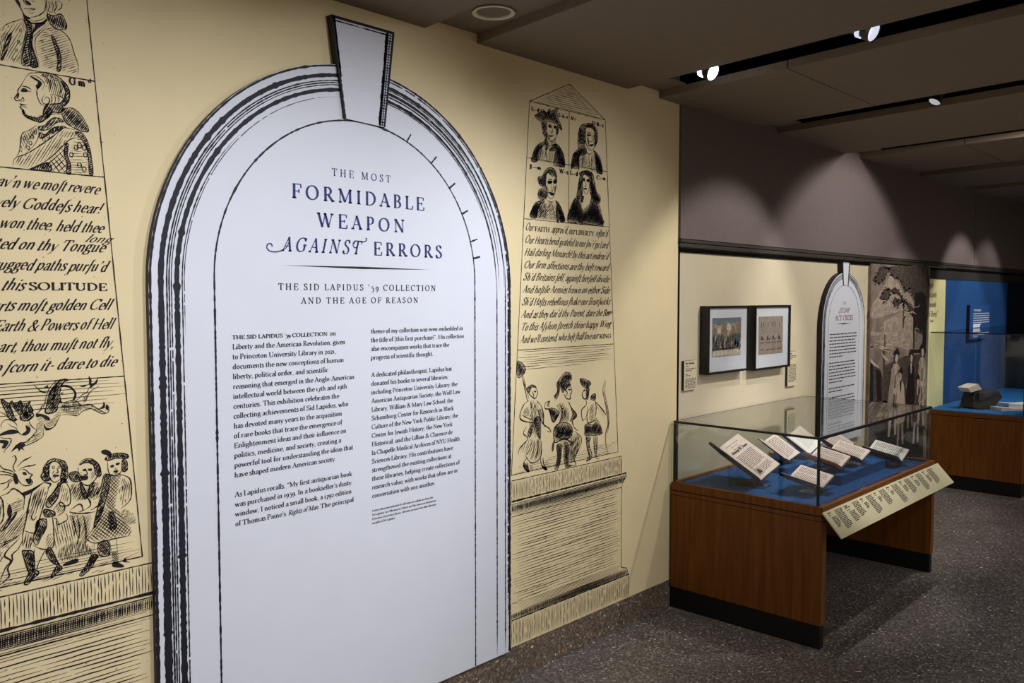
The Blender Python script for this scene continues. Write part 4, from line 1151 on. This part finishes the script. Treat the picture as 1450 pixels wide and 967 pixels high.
crowd = []; crowd2 = []; crowd3 = []
for i in range(46):
    u = .03 + rp.random() * .94; v_ = .24 + rp.random() * .26; (crowd, crowd2, crowd3)[i % 3].append([(u - .022, v_ - .1), (u + .022, v_ - .1), (u + .018, v_ + .05), (u + .008, v_ + .06), (u + .008, v_ + .1), (u - .008, v_ + .1), (u - .008, v_ + .06), (u - .018, v_ + .05)])
framed('black framed coloured street-scene print nearer the wall corner', 4.13, 4.592, 1.222, 1.602, 4.187, 4.507, 1.317, 1.535, [((.42, .33, .26), .85, .25, 30),
    ((.18, .22, .26), [[(0, .86), (.25, .80), (.45, .9), (.7, .84), (.9, .88), (1, .85), (1, 1), (0, 1)]]),
    ((.30, .22, .15), [[(0, .45), (0, .66), (.08, .8), (.16, .66), (.16, .45)], [(.30, .45), (.32, .82), (.42, .9), (.5, .84), (.5, .45)], [(.62, .45), (.62, .66), (.7, .8), (.8, .68), (.8, .45)], [(.82, .45), (.84, .78), (.94, .94), (1, .84), (1, .45)]]),
    ((.62, .56, .48), [blob(.22, .66, .06, .12), blob(.55, .74, .10, .10), blob(.1, .48, .05, .07), [(0, .02), (1, .02), (1, .17), (0, .15)]]),
    ((.06, .045, .04), crowd + [[(0, .18), (.55, .17), (1, .24), (1, .27), (.55, .21), (0, .22)]]), ((.13, .09, .07), crowd2), ((.10, .15, .18), crowd3 + [blob(.8, .42, .05, .18), blob(.9, .42, .05, .18)])])
wins = []; arches = []; heads_ = []; slats = []
for i in range(4):
    c = .14 + i * .235
    wins.append([(c - .065, .70), (c + .065, .70), (c + .065, .86), (c + .04, .91), (c, .935), (c - .04, .91), (c - .065, .86)])
    for q in range(3): arches.append([(c - .055 + q * .04, .71), (c - .03 + q * .04, .71), (c - .03 + q * .04, .86), (c - .055 + q * .04, .86)])
    wins.append([(c - .09, .33), (c + .085, .33), (c + .085, .44), (c + .05, .51), (c, .535), (c - .05, .51), (c - .09, .44)])
    heads_ += [blob(c - .02, .43, .04, .07), blob(c + .045, .40, .025, .04)]
    slats += [[(c - .1, .11), (c + .09, .12), (c + .09, .14), (c - .1, .13)], [(c - .1, .30), (c + .09, .305), (c + .09, .325), (c - .1, .32)]]
framed('black framed grey print of arched windows beside the colour print', 4.665, 5.128, 1.212, 1.602, 4.725, 5.041, 1.303, 1.534, [((.36, .28, .24), .85, .15, 40),
    ((.40, .34, .31), wins + [[(.245 + .235 * i, .03), (.262 + .235 * i, .03), (.262 + .235 * i, .97), (.245 + .235 * i, .97)] for i in range(3)]), ((.10, .08, .08), heads_ + slats + arches[::2])])
def wall_label(label, x0, x1, z0, z1, y0, th, board, inkm, blocks, group=None):
    t = thing('wall_label', label, 'label', ((x0 + x1) / 2, y0, z0), 0, group)
    v, f = box(x0, x1, y0 - th, y0, z0, z1)
    obj('label_board', v, f, None, t, mats=[board, M['blackedge']], fmat=[1, 1, 0, 1, 1, 1])
    I = Ink(); rr = random.Random(int(x0 * 100))
    for b in blocks: greek(I, x0 + b[0], z1 - b[1], b[2], b[3], b[4], b[5], b[6], b[7], rr)
    I.build('label_lettering', inkm, onwall(y0 - th - .0005), t); return t, I
std = [(.014, .015, .09, 1, .01, .012, .02, 1), (.014, .030, .03, 1, .01, .007, .02, 1), (.014, .044, .11, 2, .0095, .007, .1, .6), (.014, .072, .02, 1, .01, .006, .02, 1), (.014, .081, .05, 1, .01, .006, .02, 1), (.012, .098, .112, 7, .0083, .006, .08, .9)]
wall_label('small tan text label at lower left of the two framed prints', 3.95, 4.075, 1.148, 1.307, .012, .016, M['label'], M['greyink'], std)
wall_label('small tan text label at lower right of the two framed prints', 5.180, 5.31, 1.076, 1.30, .012, .016, M['label'], M['greyink'], [(.02, .014, .04, 1, .01, .01, .02, 1), (.02, .028, .10, 3, .0095, .007, .1, .5), (.014, .085, .112, 14, .0085, .006, .08, .9)])

# ================================================================== BROWN TREE MURAL
t = thing('tree_mural', 'large brown printed mural panel of a tree and standing figures', 'mural', (7.2, .012, 0))
B('mural_panel', 6.53, 7.860, -.012, .0115, .144, 1.905, mat('brown_mural_print', (.15, .118, .095), .8, rgb2=(.26, .205, .165), scale=7, spec=.15), t)
TONES = {1: ((.31, .25, .20), .85, .25, 30), 2: ((.07, .054, .045), .85, .35, 45), 3: ((.02, .016, .015), .85, .3, 45), 4: ((.46, .37, .29), .85, .2, 60)}
MUR = """
1 461 1837 361 1806 265 1738 208 1708 170 1686 77 1621 15 1578 15 1492 379 1515 737 1541 952 1507 946 1602 770 1696 684 1680 571 1764
1 282 1457 545 1513 737 1541 941 1507 950 1220 562 1253 255 1251 210 1341 286 1383
1 15 1392 72 1393 189 1371 151 1354 17 1362
2 178 1883 122 1838 30 1786 50 1768 166 1752 263 1775 291 1805 336 1887
2 336 1887 379 1843 464 1800 591 1787 658 1742 727 1688 813 1720 907 1657 968 1610 964 1507 977 1379 1270 1371 1286 1903 778 1906
3 954 1650 1008 1689 1237 1650 1271 1198 1186 1202 1161 1378 977 1383
2 191 1657 228 1694 296 1720 407 1717 399 1679 372 1635 302 1616 222 1631
2 409 1694 468 1726 564 1710 664 1657 776 1611 913 1571 967 1522 919 1491 849 1520 778 1579 667 1611 577 1672 472 1676
2 454 1627 516 1638 688 1623 645 1607 562 1577 477 1585
2 688 1611 714 1611 715 1479 693 1480
2 680 1480 728 1479 715 1402 694 1402
4 979 1383 1106 1375 1101 1212 973 1218
3 929 1507 968 1507 980 1215 950 1216
2 15 1635 20 1635 17 1290 15 1291
2 288 1361 312 1360 322 1263 298 1264
4 15 1293 21 1286 98 1261 22 1265
4 194 1276 274 1269 439 1220 295 1242
3 870 1216 1283 1202 1273 1168 872 1187
2 15 1189 223 1092 283 1016 294 829 15 859
3 15 1157 74 1131 90 847 15 857
3 129 1098 238 1076 266 831 170 850
4 15 1298 66 1268 40 1254 15 1268
4 172 1268 424 1231 396 1217 200 1252
4 15 1188 181 1115 209 1098 100 1125 15 1162
2 270 1233 306 1231 342 825 303 828
4 201 1236 371 1166 401 1144 316 1159
3 15 739 1238 641 1266 258 15 435
2 15 861 364 833 604 683 263 666 15 688
4 15 770 117 845 149 840 15 762
4 150 729 337 815 365 810 191 725
2 318 1117 752 1168 1249 1166 1291 601 344 699"""
inks = {}
for n, ln in enumerate(MUR.strip().split('\n')):
    p = [int(q) for q in ln.split()]; P = [(6.53 + p[i] / 1000, p[i + 1] / 1000) for i in range(1, len(p), 2)]
    key = (n // 12, p[0]); inks.setdefault(key, (n, Ink()))[1].poly(spline(P, True, 3) if len(P) > 4 and p[0] != 4 and n < 10 else P)
    if p[0] == 2 and n < 10:                                         # leafy edges
        for q in range(len(P)):
            a, b = P[q - 1], P[q]; m_ = int(math.hypot(a[0] - b[0], a[1] - b[1]) / .02)
            for w_ in range(m_):
                e = (w_ + random.random()) / m_; cx = a[0] + (b[0] - a[0]) * e + random.uniform(-.035, .035); cz = a[1] + (b[1] - a[1]) * e + random.uniform(-.018, .018); r_ = random.uniform(.006, .02)
                if 6.56 < cx < 7.83 and cz < 1.88: inks[key][1].poly([(cx - r_ * 1.6, cz), (cx, cz - r_ * .5), (cx + r_ * 1.3, cz + r_ * .2), (cx, cz + r_ * .6)])
tm = {k: mat('mural_tone', *v, spec=.1) for k, v in TONES.items()}
def el(cx, cz, rx, rz, n=10): return [(cx + rx * math.cos(2 * PI * i / n), cz + rz * math.sin(2 * PI * i / n)) for i in range(n)]
FG = {q: Ink() for q in (1, 2, 3, 4)}
for cx, z0, h, w_, lean, ct, lt in ((7.70, .50, .74, 1.0, 0, 1, 4), (7.44, .52, .68, .9, -.02, 3, 1), (7.02, .50, .72, 1.1, .12, 1, 4), (7.22, .40, .66, 1.0, -.06, 4, 1), (7.58, .38, .60, 1.0, .05, 2, 4)):
    T_ = lambda P: [(cx + (u * w_ + lean * v) * h * .8, z0 + v * h) for u, v in P]
    A = FG[ct].poly; A(T_([(-.15, .80), (-.07, .86), (.07, .86), (.15, .80), (.22, .42), (.16, .34), (-.16, .34), (-.22, .42)]))
    for sg in (-1, 1): FG[lt].poly(T_([(sg * .02, .35), (sg * .13, .35), (sg * .15, .06), (sg * .08, .05)])); FG[3].poly(T_([(sg * .06, .06), (sg * .16, .06), (sg * .22, .01), (sg * .06, .01)]))
    o_ = FG[3 if ct != 3 else 1]; o_.poly(T_([(-.012, .84), (.012, .84), (.02, .36), (-.01, .36)])); o_.poly(T_([(-.15, .78), (-.13, .80), (-.20, .56), (-.23, .55)]))
    FG[lt].poly(T_([(.13, .76), (.17, .72), (.06, .50), (-.06, .54), (-.04, .59), (.04, .58)])); FG[4].poly(T_([(-.04, .86), (.04, .86), (.02, .72), (-.02, .74)]))
    FG[2].poly(T_(el(0, .925, .085, .062))); FG[4].poly(T_(el(.012, .915, .052, .050)) if ct != 4 else T_(el(-.012, .915, .052, .05)))
    FG[3].poly(T_([(-.13, .955), (-.02, .965), (.12, .950), (.10, .985), (.02, 1.035), (-.08, 1.0)]))
for tone, I in FG.items(): inks[(6 + (tone == 4), tone)] = (70, I)
SK = Ink()
for q in range(46):
    x_ = random.uniform(6.6, 7.5); z_ = random.uniform(1.18, 1.62); k_ = random.uniform(.05, .22); SK.rough(spline([(x_, z_), (x_ + k_ * .5, z_ + random.uniform(-.01, .02)), (min(7.62, x_ + k_), z_ + random.uniform(-.02, .02))], n=5), .006, .5, True)
inks[(0, 4)] = (0, SK)
for (blk, tone), (n, I) in inks.items(): I.build('mural_print', tm[tone], onwall(-.0124 - .0001 * (blk * 5 + tone)), t)

# quotation on the pale yellow wall
T = Ink()
for s_, xe, z, h in (('right', 8.004, 1.735, .050), ('nstantly', 8.10, 1.650, .050), ('tinuously', 8.085, 1.565, .050), ('of liberty"', 8.140, 1.480, .050), ('Boston', 8.03, 1.432, .024)):
    write(T, s_, xe, z, h, slant=.3, width=min(.042 * h / .05 * len(s_) * .75, xe - 7.88), mode='fit', align='r', thick=14, thin=6)
tag(T.build('quotation_lettering', M['greyink'], onwall(.0032)), 'grey italic quotation lettering on the pale yellow wall past the tree mural', 'lettering')

# ================================================================== NEAR DISPLAY CASE
ZT, ZD = .675, .662
t = case = thing('display_case', 'low cherry wood display case with glass top, blue deck and black plinth', 'display case', (4.62, -.42, 0))
CX0, CX1, CY = 3.822, 5.415, -.835
for a, b in ((CX0, CX0 + .05), (CX1 - .05, CX1)):
    B('end_panel', a, b, CY, -.012, .112, .605, M['wood'], t, bev=.0015)
    B('plinth', a + .004, b - .004, CY + .006, -.014, 0, .112, M['plinth'], t)
B('back_panel', CX0 + .05, CX1 - .05, -.06, -.02, .112, .605, M['wood'], t)
# tray box: two bands with a shadow groove
B('lower_band', CX0, CX1, CY, -.012, .608, .628, M['wood'], t, bev=.001)
B('groove', CX0 + .006, CX1 - .006, CY + .006, -.014, .600, .640, M['plinth'], t)
v, f = join(box(CX0, CX1, CY, CY + .022, .633, ZT), box(CX0, CX1, -.030, -.012, .633, ZT), box(CX0, CX0 + .022, CY + .022, -.030, .633, ZT), box(CX1 - .022, CX1, CY + .022, -.030, .633, ZT))
bevel(obj('top_rim', v, f, M['wood'], t), .0015)
B('deck', CX0 + .022, CX1 - .022, CY + .022, -.030, .640, ZD, M['deck'], t, 'blue fabric display deck')
gx0, gx1, gy0, gy1, gz = CX0 + .008, CX1 - .010, CY + .024, -.018, .992
for n_, b_ in enumerate(((gx0, gx1, gy0, gy0 + .006), (gx0, gx1, gy1 - .006, gy1), (gx0, gx0 + .006, gy0 + .006, gy1 - .006), (gx1 - .006, gx1, gy0 + .006, gy1 - .006))):
    B('glass_pane', *b_, ZT, gz, M['glass'], t)
B('glass_lid', gx0, gx1, gy0, gy1, gz, gz + .006, M['glass'], t)
J = .009
def strip(x0, x1, y0, y1, z0, z1): B('glass_joint', x0, x1, y0, y1, z0, z1, M['joint'], t)
strip(gx0 - .001, gx1 + .001, gy0 - .001, gy0 + J, gz - .006, gz + .007); strip(gx0 - .001, gx0 + J, gy0 + J, gy1, gz - .004, gz + .007)
for a, b in ((gx0, gy0), (gx0, gy1 - J - .002)): strip(a - .001, a + J - .001, b - .001, b + J + .001, ZT, gz - .006)
strip(gx1 - .0015, gx1 + .001, gy0 - .001, gy0 + .0015, ZT, gz - .004)
strip(gx0 + J, gx1, gy1 - .0012, gy1, gz + .003, gz + .0065); strip(gx1 - .0012, gx1 + .0004, gy0 + J, gy1, gz + .003, gz + .0065)
# sloping caption board on the front
TLc, BLc = Vector((3.812, CY - .004, .655)), Vector((3.806, CY - .100, .553)); L_ = 1.632
ux = Vector((1, 0, 0)); vd = (BLc - TLc); vl = vd.length; vd.normalize(); nn = ux.cross(vd).normalized()
if nn.z < 0: nn = -nn
cap = lambda u, v, q=0: tuple(TLc + ux * u + vd * v + nn * q)
v, f = prism([(0, 0), (L_, 0), (L_, vl), (0, vl)], lambda a, b, q: cap(a, b, q), -.006, 0)
cb = obj('caption_board', v, f, M['caption'], t, 'cream sloping caption board')
I = Ink(); rr = random.Random(11); u = .03
for n, (wd, top, ln) in enumerate([(.055, 1, 9), (.085, 0, 13), (.075, 2, 9), (.075, 0, 10), (.05, 1, 6), (.08, 0, 13), (.045, 1, 6), (.08, 0, 11), (.05, 1, 5), (.085, 0, 14), (.055, 1, 7), (.08, 0, 11), (.055, 1, 7), (.085, 0, 13), (.055, 1, 8), (.085, 0, 12)]):
    z = -.014
    if top: greek(I, u, z, wd * .9, top, .009, .0075, .3, 1, rr); greek(I, u, z - .011 * top, wd * .5, 1, .009, .005, .02, 1, rr); z -= .016 + .009 * top
    greek(I, u + (.012 if top else 0), z, wd, ln if not top else ln - 2, .0078, .0062, .12, .6, rr)
    u += wd + .024
I.build('caption_lettering', M['ink'], lambda a, b: cap(a, -b, .0006), cb)

# risers and books
def riser(x0, x1, y0, y1, h, label): 
    o = B('riser', x0, x1, y0, y1, ZD, ZD + h, M['deck']); bevel(o, .002); return tag(o, label, 'display block', 'blue blocks raising books in the near case')
riser(4.395, 5.02, -.685, -.44, .052, 'wide blue display block raising two open books near the front of the glass case')
riser(4.46, 4.755, -.345, -.08, .036, 'small blue display block under the pinkish open book at the back of the glass case')
BOOKS = {
 1: ([4.086, -0.390, 0.701, 0.529, -0.093, 0.388, 0.396, 0.184, 0.276], 'paper', 'cover', 'large open book with a bold heading, nearest the wall corner in the glass case', ZD),
 2: ([4.597, -0.302, 0.722, 0.55, -0.062, 0.27, 0.298, 0.121, 0.179], 'paper', 'cover', 'pinkish open book behind and right of the largest open book', ZD + .040),
 3: ([4.925, -0.280, 0.713, 0.611, -0.19, 0.354, 0.234, 0.163, 0.166], 'paper2', 'cover', 'plain white-paged open book standing highest in the middle of the glass case', ZD),
 4: ([4.495, -0.643, 0.745, 0.211, -0.058, 0.335, 0.332, 0.125, 0.173], 'paper', 'redcover', 'open book with red-brown cover edge on the wide blue block', ZD + .055),
 5: ([4.151, -0.692, 0.695, 0.196, -0.069, 0.303, 0.319, 0.141, 0.175], 'paper', 'cover', 'open book nearest the front glass corner of the case', ZD),
 6: ([4.758, -0.651, 0.745, 0.222, -0.045, 0.342, 0.308, 0.12, 0.181], 'paper', 'cover', 'open book right of the red-brown covered book on the wide blue block', ZD + .055),
 7: ([5.215, -0.366, 0.690, 0.468, -0.046, 0.427, 0.348, 0.125, 0.131], 'paper', 'cover', 'half-hidden open book at the back of the glass case by the arch sign', ZD),
 8: ([5.167, -0.725, 0.692, 0.205, -0.091, 0.386, 0.367, 0.137, 0.196], 'paper2', 'cover', 'open book farthest to the right in the near glass case', ZD)}
def book(i, p, paper, cover, label, zbase):
    x, y, z, al, ph, br, bl, W, Hh = p
    s = Vector((math.sin(ph) * math.cos(al), math.cos(ph) * math.cos(al), math.sin(al))); l = Vector((math.cos(ph), -math.sin(ph), 0)); n = l.cross(s)
    if n.z < 0: n = -n
    wr = l * math.cos(br) + n * math.sin(br); nr = n * math.cos(br) - l * math.sin(br)
    wl = -l * math.cos(bl) + n * math.sin(bl); nl = n * math.cos(bl) + l * math.sin(bl); Fp = Vector((x, y, z))
    rb = random.Random(i * 7); tk = W * .075; tb = .003
    t = thing('open_book', label, 'book', (x, y, z), 0, 'open books in the near glass case')
    def half(wv, nv, name, thk):
        sec = [(.001, 0)]; top = []
        for k in range(9): u_ = k / 8; top.append((W * u_ + .001, tk * 0 - thk * (1 - math.sin(min(1, u_ * 3 + .15) * PI / 2))))
        top[-1] = (W, -.0008)
        poly = [(W, -thk), (.001, -thk)] + top
        # page surface at height 0 (fitted), block below it
        V, Fc = prism(poly, lambda a, b, q: Fp + wv * a + nv * b + s * q, 0, Hh); return obj(name, V, Fc, M[paper], t)
    r_ = half(wr, nr, 'page_block', tk * (.9 if i != 3 else .5)); l_ = half(wl, nl, 'page_block', tk * .25)
    def board(wv, nv, off):
        return prism([(-.002, -off), (W + .004, -off), (W + .004, -off - tb), (-.002, -off - tb)], lambda a, b, q: Fp + wv * a + nv * b + s * q, -.004, Hh + .004)
    hv = .004 if i == 2 else .016
    left = prism([(-.002, -tk * .25 - .0004), (W + .004, -tk * .25 - .0004), (W + .002, -tk * .25 - hv), (-.002, -tk * .25 - hv)], lambda a, b, q: Fp + wl * a + nl * b + s * q, -.004, Hh + .004)  # solid dark left side also stands for the shaded page edges
    v, f = join(board(wr, nr, tk * .9 + .0004), left, prism([(-.012, 0), (.012, 0), (.009, -.006), (-.009, -.006)], lambda a, b, q: Fp + l * a + n * (b - tk * .9) + s * q, -.003, Hh + .003))
    obj('cover', v, f, M[cover], t)
    I = Ink(); m_ = W * .1
    if i == 1:
        write(I, 'George III. Anno', W * .14, Hh * .70, .017, W * .72, thick=26, thin=12, mode='fit'); write(I, 'An Act', W * .30, Hh * .83, .006, W * .3, thick=16, mode='fit'); greek(I, W * .16, Hh * .90, W * .6, 1, .01, .004, .1, 1, rb); greek(I, W * .3, Hh * .77, W * .4, 1, .01, .004, .1, 1, rb)
        greek(I, m_ * 1.2, Hh * .62, W * .74, 12, .0085, .005, .02, .7, rb); greek(I, W * .42, Hh * .22, W * .45, 5, .0085, .005, .02, .7, rb)
        for q in range(4): I.ribbon([(W * .12 + q * .004, Hh * .07 + q * .004), (W * .38 - q * .004, Hh * .07 + q * .004), (W * .38 - q * .004, Hh * .24 - q * .004), (W * .12 + q * .004, Hh * .24 - q * .004), (W * .12 + q * .004, Hh * .07 + q * .004)], .0018)
        I.poly([(W * .18, Hh * .1), (W * .32, Hh * .1), (W * .29, Hh * .2), (W * .21, Hh * .2)])
    elif i == 3: greek(I, m_ * 1.5, Hh * .84, W * .7, 14, Hh * .05, .0018, .1, .6, rb)
    else:
        c_ = 2 if i in (4, 5, 6, 8) else 1
        for q in range(c_): greek(I, m_ + q * W * .43, Hh * .90, W * (.37 if c_ == 2 else .78), 16, Hh * .052, Hh * .026, .05, .7, rb)
    I.build('page_print', M['pageink'], lambda a, b: tuple(Fp + wr * a + nr * (.0004) + s * b), r_)
    I = Ink()
    for q in range(1): greek(I, W * .12, Hh * .9, W * .76, 15, Hh * .052, Hh * .019, .05, .7, rb)
    I.build('page_print', M['greyink'], lambda a, b: tuple(Fp + wl * a + nl * (.0004) + s * b), l_)
    # clear acrylic cradle
    t2 = thing('book_cradle', {1: 'clear acrylic cradle under the largest open book', 2: 'clear acrylic cradle under the pinkish open book', 3: 'clear acrylic cradle under the plain white-paged open book', 4: 'clear acrylic cradle under the red-brown covered book',
        5: 'clear acrylic cradle under the book at the front glass corner', 6: 'clear acrylic cradle under the book right of the red-brown covered book', 7: 'clear acrylic cradle under the half-hidden book at the back', 8: 'clear acrylic cradle under the farthest right book'}[i], 'book stand', (x, y, zbase), 0, 'clear acrylic book cradles')
    o2 = tk * .9 + .0105
    def plate(wv, nv): return prism([(.004, -o2), (W * .8, -o2), (W * .8, -o2 - .003), (.004, -o2 - .003)], lambda a, b, q: Fp + wv * a + nv * b + s * q, .006, Hh * .8)
    o3 = tk * .25 + hv + .002
    lp = prism([(.014, -o3), (W * .8, -o3), (W * .8, -o3 - .003), (.014, -o3 - .003)], lambda a, b, q: Fp + wl * a + nl * b + s * q, .006, Hh * .8)
    for v, f in (plate(wr, nr), lp): obj('support_plate', v, f, M['acrylic'], t2)
    fo = Fp - n * (o2 + .004); fs = Vector((s.x, s.y, 0)).normalized()
    v, f = prism([(-W * .30, 0), (W * .30, 0), (W * .30, .004), (-W * .30, .004)], lambda a, b, q: fo + l * a - s * (.006 + b) + n * q, 0, .030); obj('front_lip', v, f, M['acrylic'], t2)
    hd = fo + s * Hh * .62; bz = zbase + .001
    q0 = fo - s * .004; V = []
    for sx_ in (-W * .28, W * .28):
        for e in (-.0015, .0015): V += [q0 + l * (sx_ + e), hd + l * (sx_ + e), Vector((hd.x, hd.y, bz)) + l * (sx_ + e), Vector((q0.x, q0.y, bz)) + l * (sx_ + e)]
    Fc = []
    for b_ in (0, 8): Fc += [(b_, b_ + 1, b_ + 2, b_ + 3), (b_ + 7, b_ + 6, b_ + 5, b_ + 4)] + [(b_ + k, b_ + k + 4, b_ + (k + 1) % 4 + 4, b_ + (k + 1) % 4) for k in range(4)]
    v2, f2 = prism([(-W * .32, 0), (W * .32, 0), (W * .32, .003), (-W * .32, .003)], lambda a, b, q: Vector((q0.x, q0.y, bz + b)) + l * a + fs * q, -.045, (hd - q0).dot(fs))
    obj('base_plate', v2, f2, M['acrylic'], t2); obj('support_legs', V, Fc, M['acrylic'], t2)
for i, a in BOOKS.items(): book(i, *a)

# ================================================================== FAR DISPLAY CASE
t = thing('display_case', 'tall-glazed cherry wood display case with bright blue deck past the tree mural', 'display case', (8.9, -.4, 0))
fx0, fx1, fy0, fy1 = 7.89, 10.3, -.750, -.02
B('body', fx0, fx1, fy0, fy1, .118, .628, M['wood'], t, bev=.002)
B('plinth', fx0 + .01, fx1 - .01, fy0 + .006, fy1, 0, .118, M['plinth'], t)
B('top_rim', fx0 - .002, fx1, fy0 - .002, fy1, .632, .670, M['wood'], t, bev=.0015)
B('deck', fx0 + .006, fx1 - .01, fy0 + .006, fy1, .670, .676, mat('bright_blue_deck', (.025, .145, .38), .9, .1, 200, spec=.1), t, 'bright blue display deck')
gh = 1.343
for b_ in ((fx0, fx1, fy0, fy0 + .006), (fx0, fx0 + .006, fy0 + .006, fy1), (fx1 - .006, fx1, fy0 + .006, fy1)): B('glass_pane', *b_, .676, gh, M['glass'], t)
B('glass_lid', fx0, fx1, fy0, fy1, gh, gh + .006, M['glass'], t)
for b_ in ((fx0 - .001, fx0 + .005, fy0, fy1, gh - .002, gh + .007), (fx0 + .005, fx1, fy0 - .001, fy0 + .005, gh - .002, gh + .007), (fx0 - .001, fx0 + .005, fy0 - .001, fy0 + .005, .676, gh - .002)): B('glass_joint', *b_, M['joint'], t)
def rot(px, py, pz, cx, cy, a): return (cx + px * math.cos(a) - py * math.sin(a), cy + px * math.sin(a) + py * math.cos(a), pz)
t = thing('open_book', 'thick dark bound book propped open with one page showing, on the far blue deck', 'book', (8.27, -.33, .676))
pr_ = [(-.17, .012), (.04, 0), (.17, .10), (.10, .165), (-.10, .14)]
v, f = prism(pr_, lambda a, b, q: rot(a * .9, q, .676 + b, 8.27, -.33, -.35), -.10, .10); bevel(obj('cover', v, f, M['cover'], t), .006)
v, f = prism([(-.16, .145), (.0, .165), (-.06, .215), (-.21, .185)], lambda a, b, q: rot(a * .9, q, .676 + b, 8.27, -.33, -.35), -.01, .09); obj('page_block', v, f, M['paper'], t)
for k, (bx, by, ww, dd, lab) in enumerate(((8.50, -.50, .36, .17, 'flat open white booklet at the back on the far blue deck'), (8.13, -.53, .36, .13, 'flat open cream booklet nearer the glass on the far blue deck'))):
    t = thing('booklet', lab, 'book', (bx, by, .676))
    v, f = prism([(0, .0), (ww, 0), (ww, .022), (ww * .5, .014), (0, .03)], lambda a, b, q: rot(a, q, .677 + b, bx, by, -.62), 0, dd); obj('page_block', v, f, M['paper2' if k == 0 else 'paper'], t)
    I = Ink(); greek(I, ww * .06, dd * .85, ww * .38, 8, dd * .1, .004, .05, .7, rr); greek(I, ww * .56, dd * .85, ww * .38, 8, dd * .1, .004, .05, .7, rr)
    I.build('page_print', M['greyink'], lambda a, b: rot(a, b, .6774 + (.03 + (.014 - .03) * a / (ww * .5) if a < ww * .5 else .014 + .008 * (a - ww * .5) / (ww * .5)), bx, by, -.62), bpy.data.objects[t.children[0].name])
bl_, I = wall_label('blue wall label with white lettering above the far display case', 9.0, 9.70, 1.24, 1.575, .004, .03, M['bluewall'], M['whiteink'],
    [(.115, .085, .56, 5, .022, .012, .03, 1), (.115, .195, .26, 1, .02, .012, .02, 1), (.115, .245, .27, 1, .02, .009, .02, 1), (.115, .27, .25, 1, .02, .012, .02, 1), (.115, .295, .55, 2, .017, .010, .02, .3)])
T = Ink(); write(T, 'Writing to', 9.12, 1.515, .022, .25, thick=18, thin=9, mode='fit'); T.rect(9.118, 9.345, 1.355, 1.388); T.build('heading_lettering', M['whiteink'], onwall(-.0266), bl_)

# ================================================================== LAMPS
def spotlight(loc, d, size, label, lens, slot_z=3.0, lit=None, two=True):
    d = Vector(d).normalized(); t = thing('track_spotlight', label, 'spotlight', (loc[0], loc[1], slot_z), 0, 'spotlights in the ceiling slots')
    L = Vector(loc); R = size
    v, f = lathe([(R * .98, 0), (R * 1.08, .004), (R * 1.08, -.028), (R * .95, -.03), (R * .95, -.012), (.0001, -.012)], L, d); obj('front_ring', v, f, M['can'], t, smooth=False)
    v, f = lathe([(.0001, .0012), (R * .5, .001), (R * .97, 0)], L, d); o = obj('lens', v, f, lens, t, 'lit lens', smooth=True)
    v, f = lathe([(.0001, -.030), (R * .8, -.031), (R * .86, -.038), (R * .86, -.10), (R * .6, -.125), (.0001, -.126)], L, d); obj('housing', v, f, M['can'], t)
    if two:
        v, f = lathe([(R * 1.0, -.040), (R * 1.04, -.044), (R * 1.04, -.060), (R * .9, -.062)], L, d); obj('inner_reflector', v, f, lens, t, 'lit rim behind the front ring')
    q = L - d * .07; v, f = join(box(q.x - .006, q.x + .006, q.y - .006, q.y + .006, q.z, slot_z), box(q.x - .02, q.x + .02, q.y - .05, q.y + .05, slot_z - .02, slot_z)); obj('stem', v, f, M['can'], t)
    return t
LC = Vector((0, -2.475, 1.65))
spotlight((3.448, -.452, 2.663), (-.05, -.85, -.45), .036, 'brightest lit spotlight in the slot nearest the wall corner', M['lens'])
spotlight((3.352, -1.20, 2.663), (-.05, -.85, -.45), .036, 'lit spotlight farther along the same slot, right of the brightest one', M['lensdim'])
spotlight((4.74, -.99, 2.66), (-.42, .28, -.80), .029, 'tilted silver spotlight hanging in the second slot', M['lensfaint'], two=False)
spotlight((4.575, -.50, 2.700), (.1, .35, -.9), .034, 'spotlight barely showing in the second slot left of the silver one', M['lensfaint'], two=False)
spotlight((7.60, -.67, 2.688), (.1, .3, -.95), .045, 'small far spotlight showing as a thin silver rim near the right edge', M['lensfaint'], two=False)
# track rail in each visible slot
for k, (lab) in enumerate(('black lighting track in the slot nearest the wall corner', 'black lighting track in the second slot', 'black lighting track in the third slot', 'black lighting track in the fourth slot')):
    xm = 3.425 + .134 + 1.288 * k; v, f = slab(xm - .018, xm + .018, -.25, -6.5, 3.0, 3.05); tag(obj('lighting_track', v, f, M['can']), lab, 'lighting track', 'black tracks in the ceiling slots')
t = thing('recessed_downlight', 'round unlit recessed downlight with a cream rim', 'downlight', (2.262, -.236, 2.697))
dc = (2.262, -.236, 2.697); k_ = 1.22
v, f = lathe([(.052 * k_, .0), (.064 * k_, -.002), (.066 * k_, -.006), (.060 * k_, -.008), (.053 * k_, -.004), (.052 * k_, .0)], dc, (0, 0, 1), 40); obj('rim', v, f, M['ring'], t, smooth=True)
v, f = lathe([(.0525 * k_, -.003), (.050 * k_, .03), (.040 * k_, .075), (.0001, .078)], dc, (0, 0, 1), 40); obj('reflector', v, f, M['metal'], t, smooth=True)
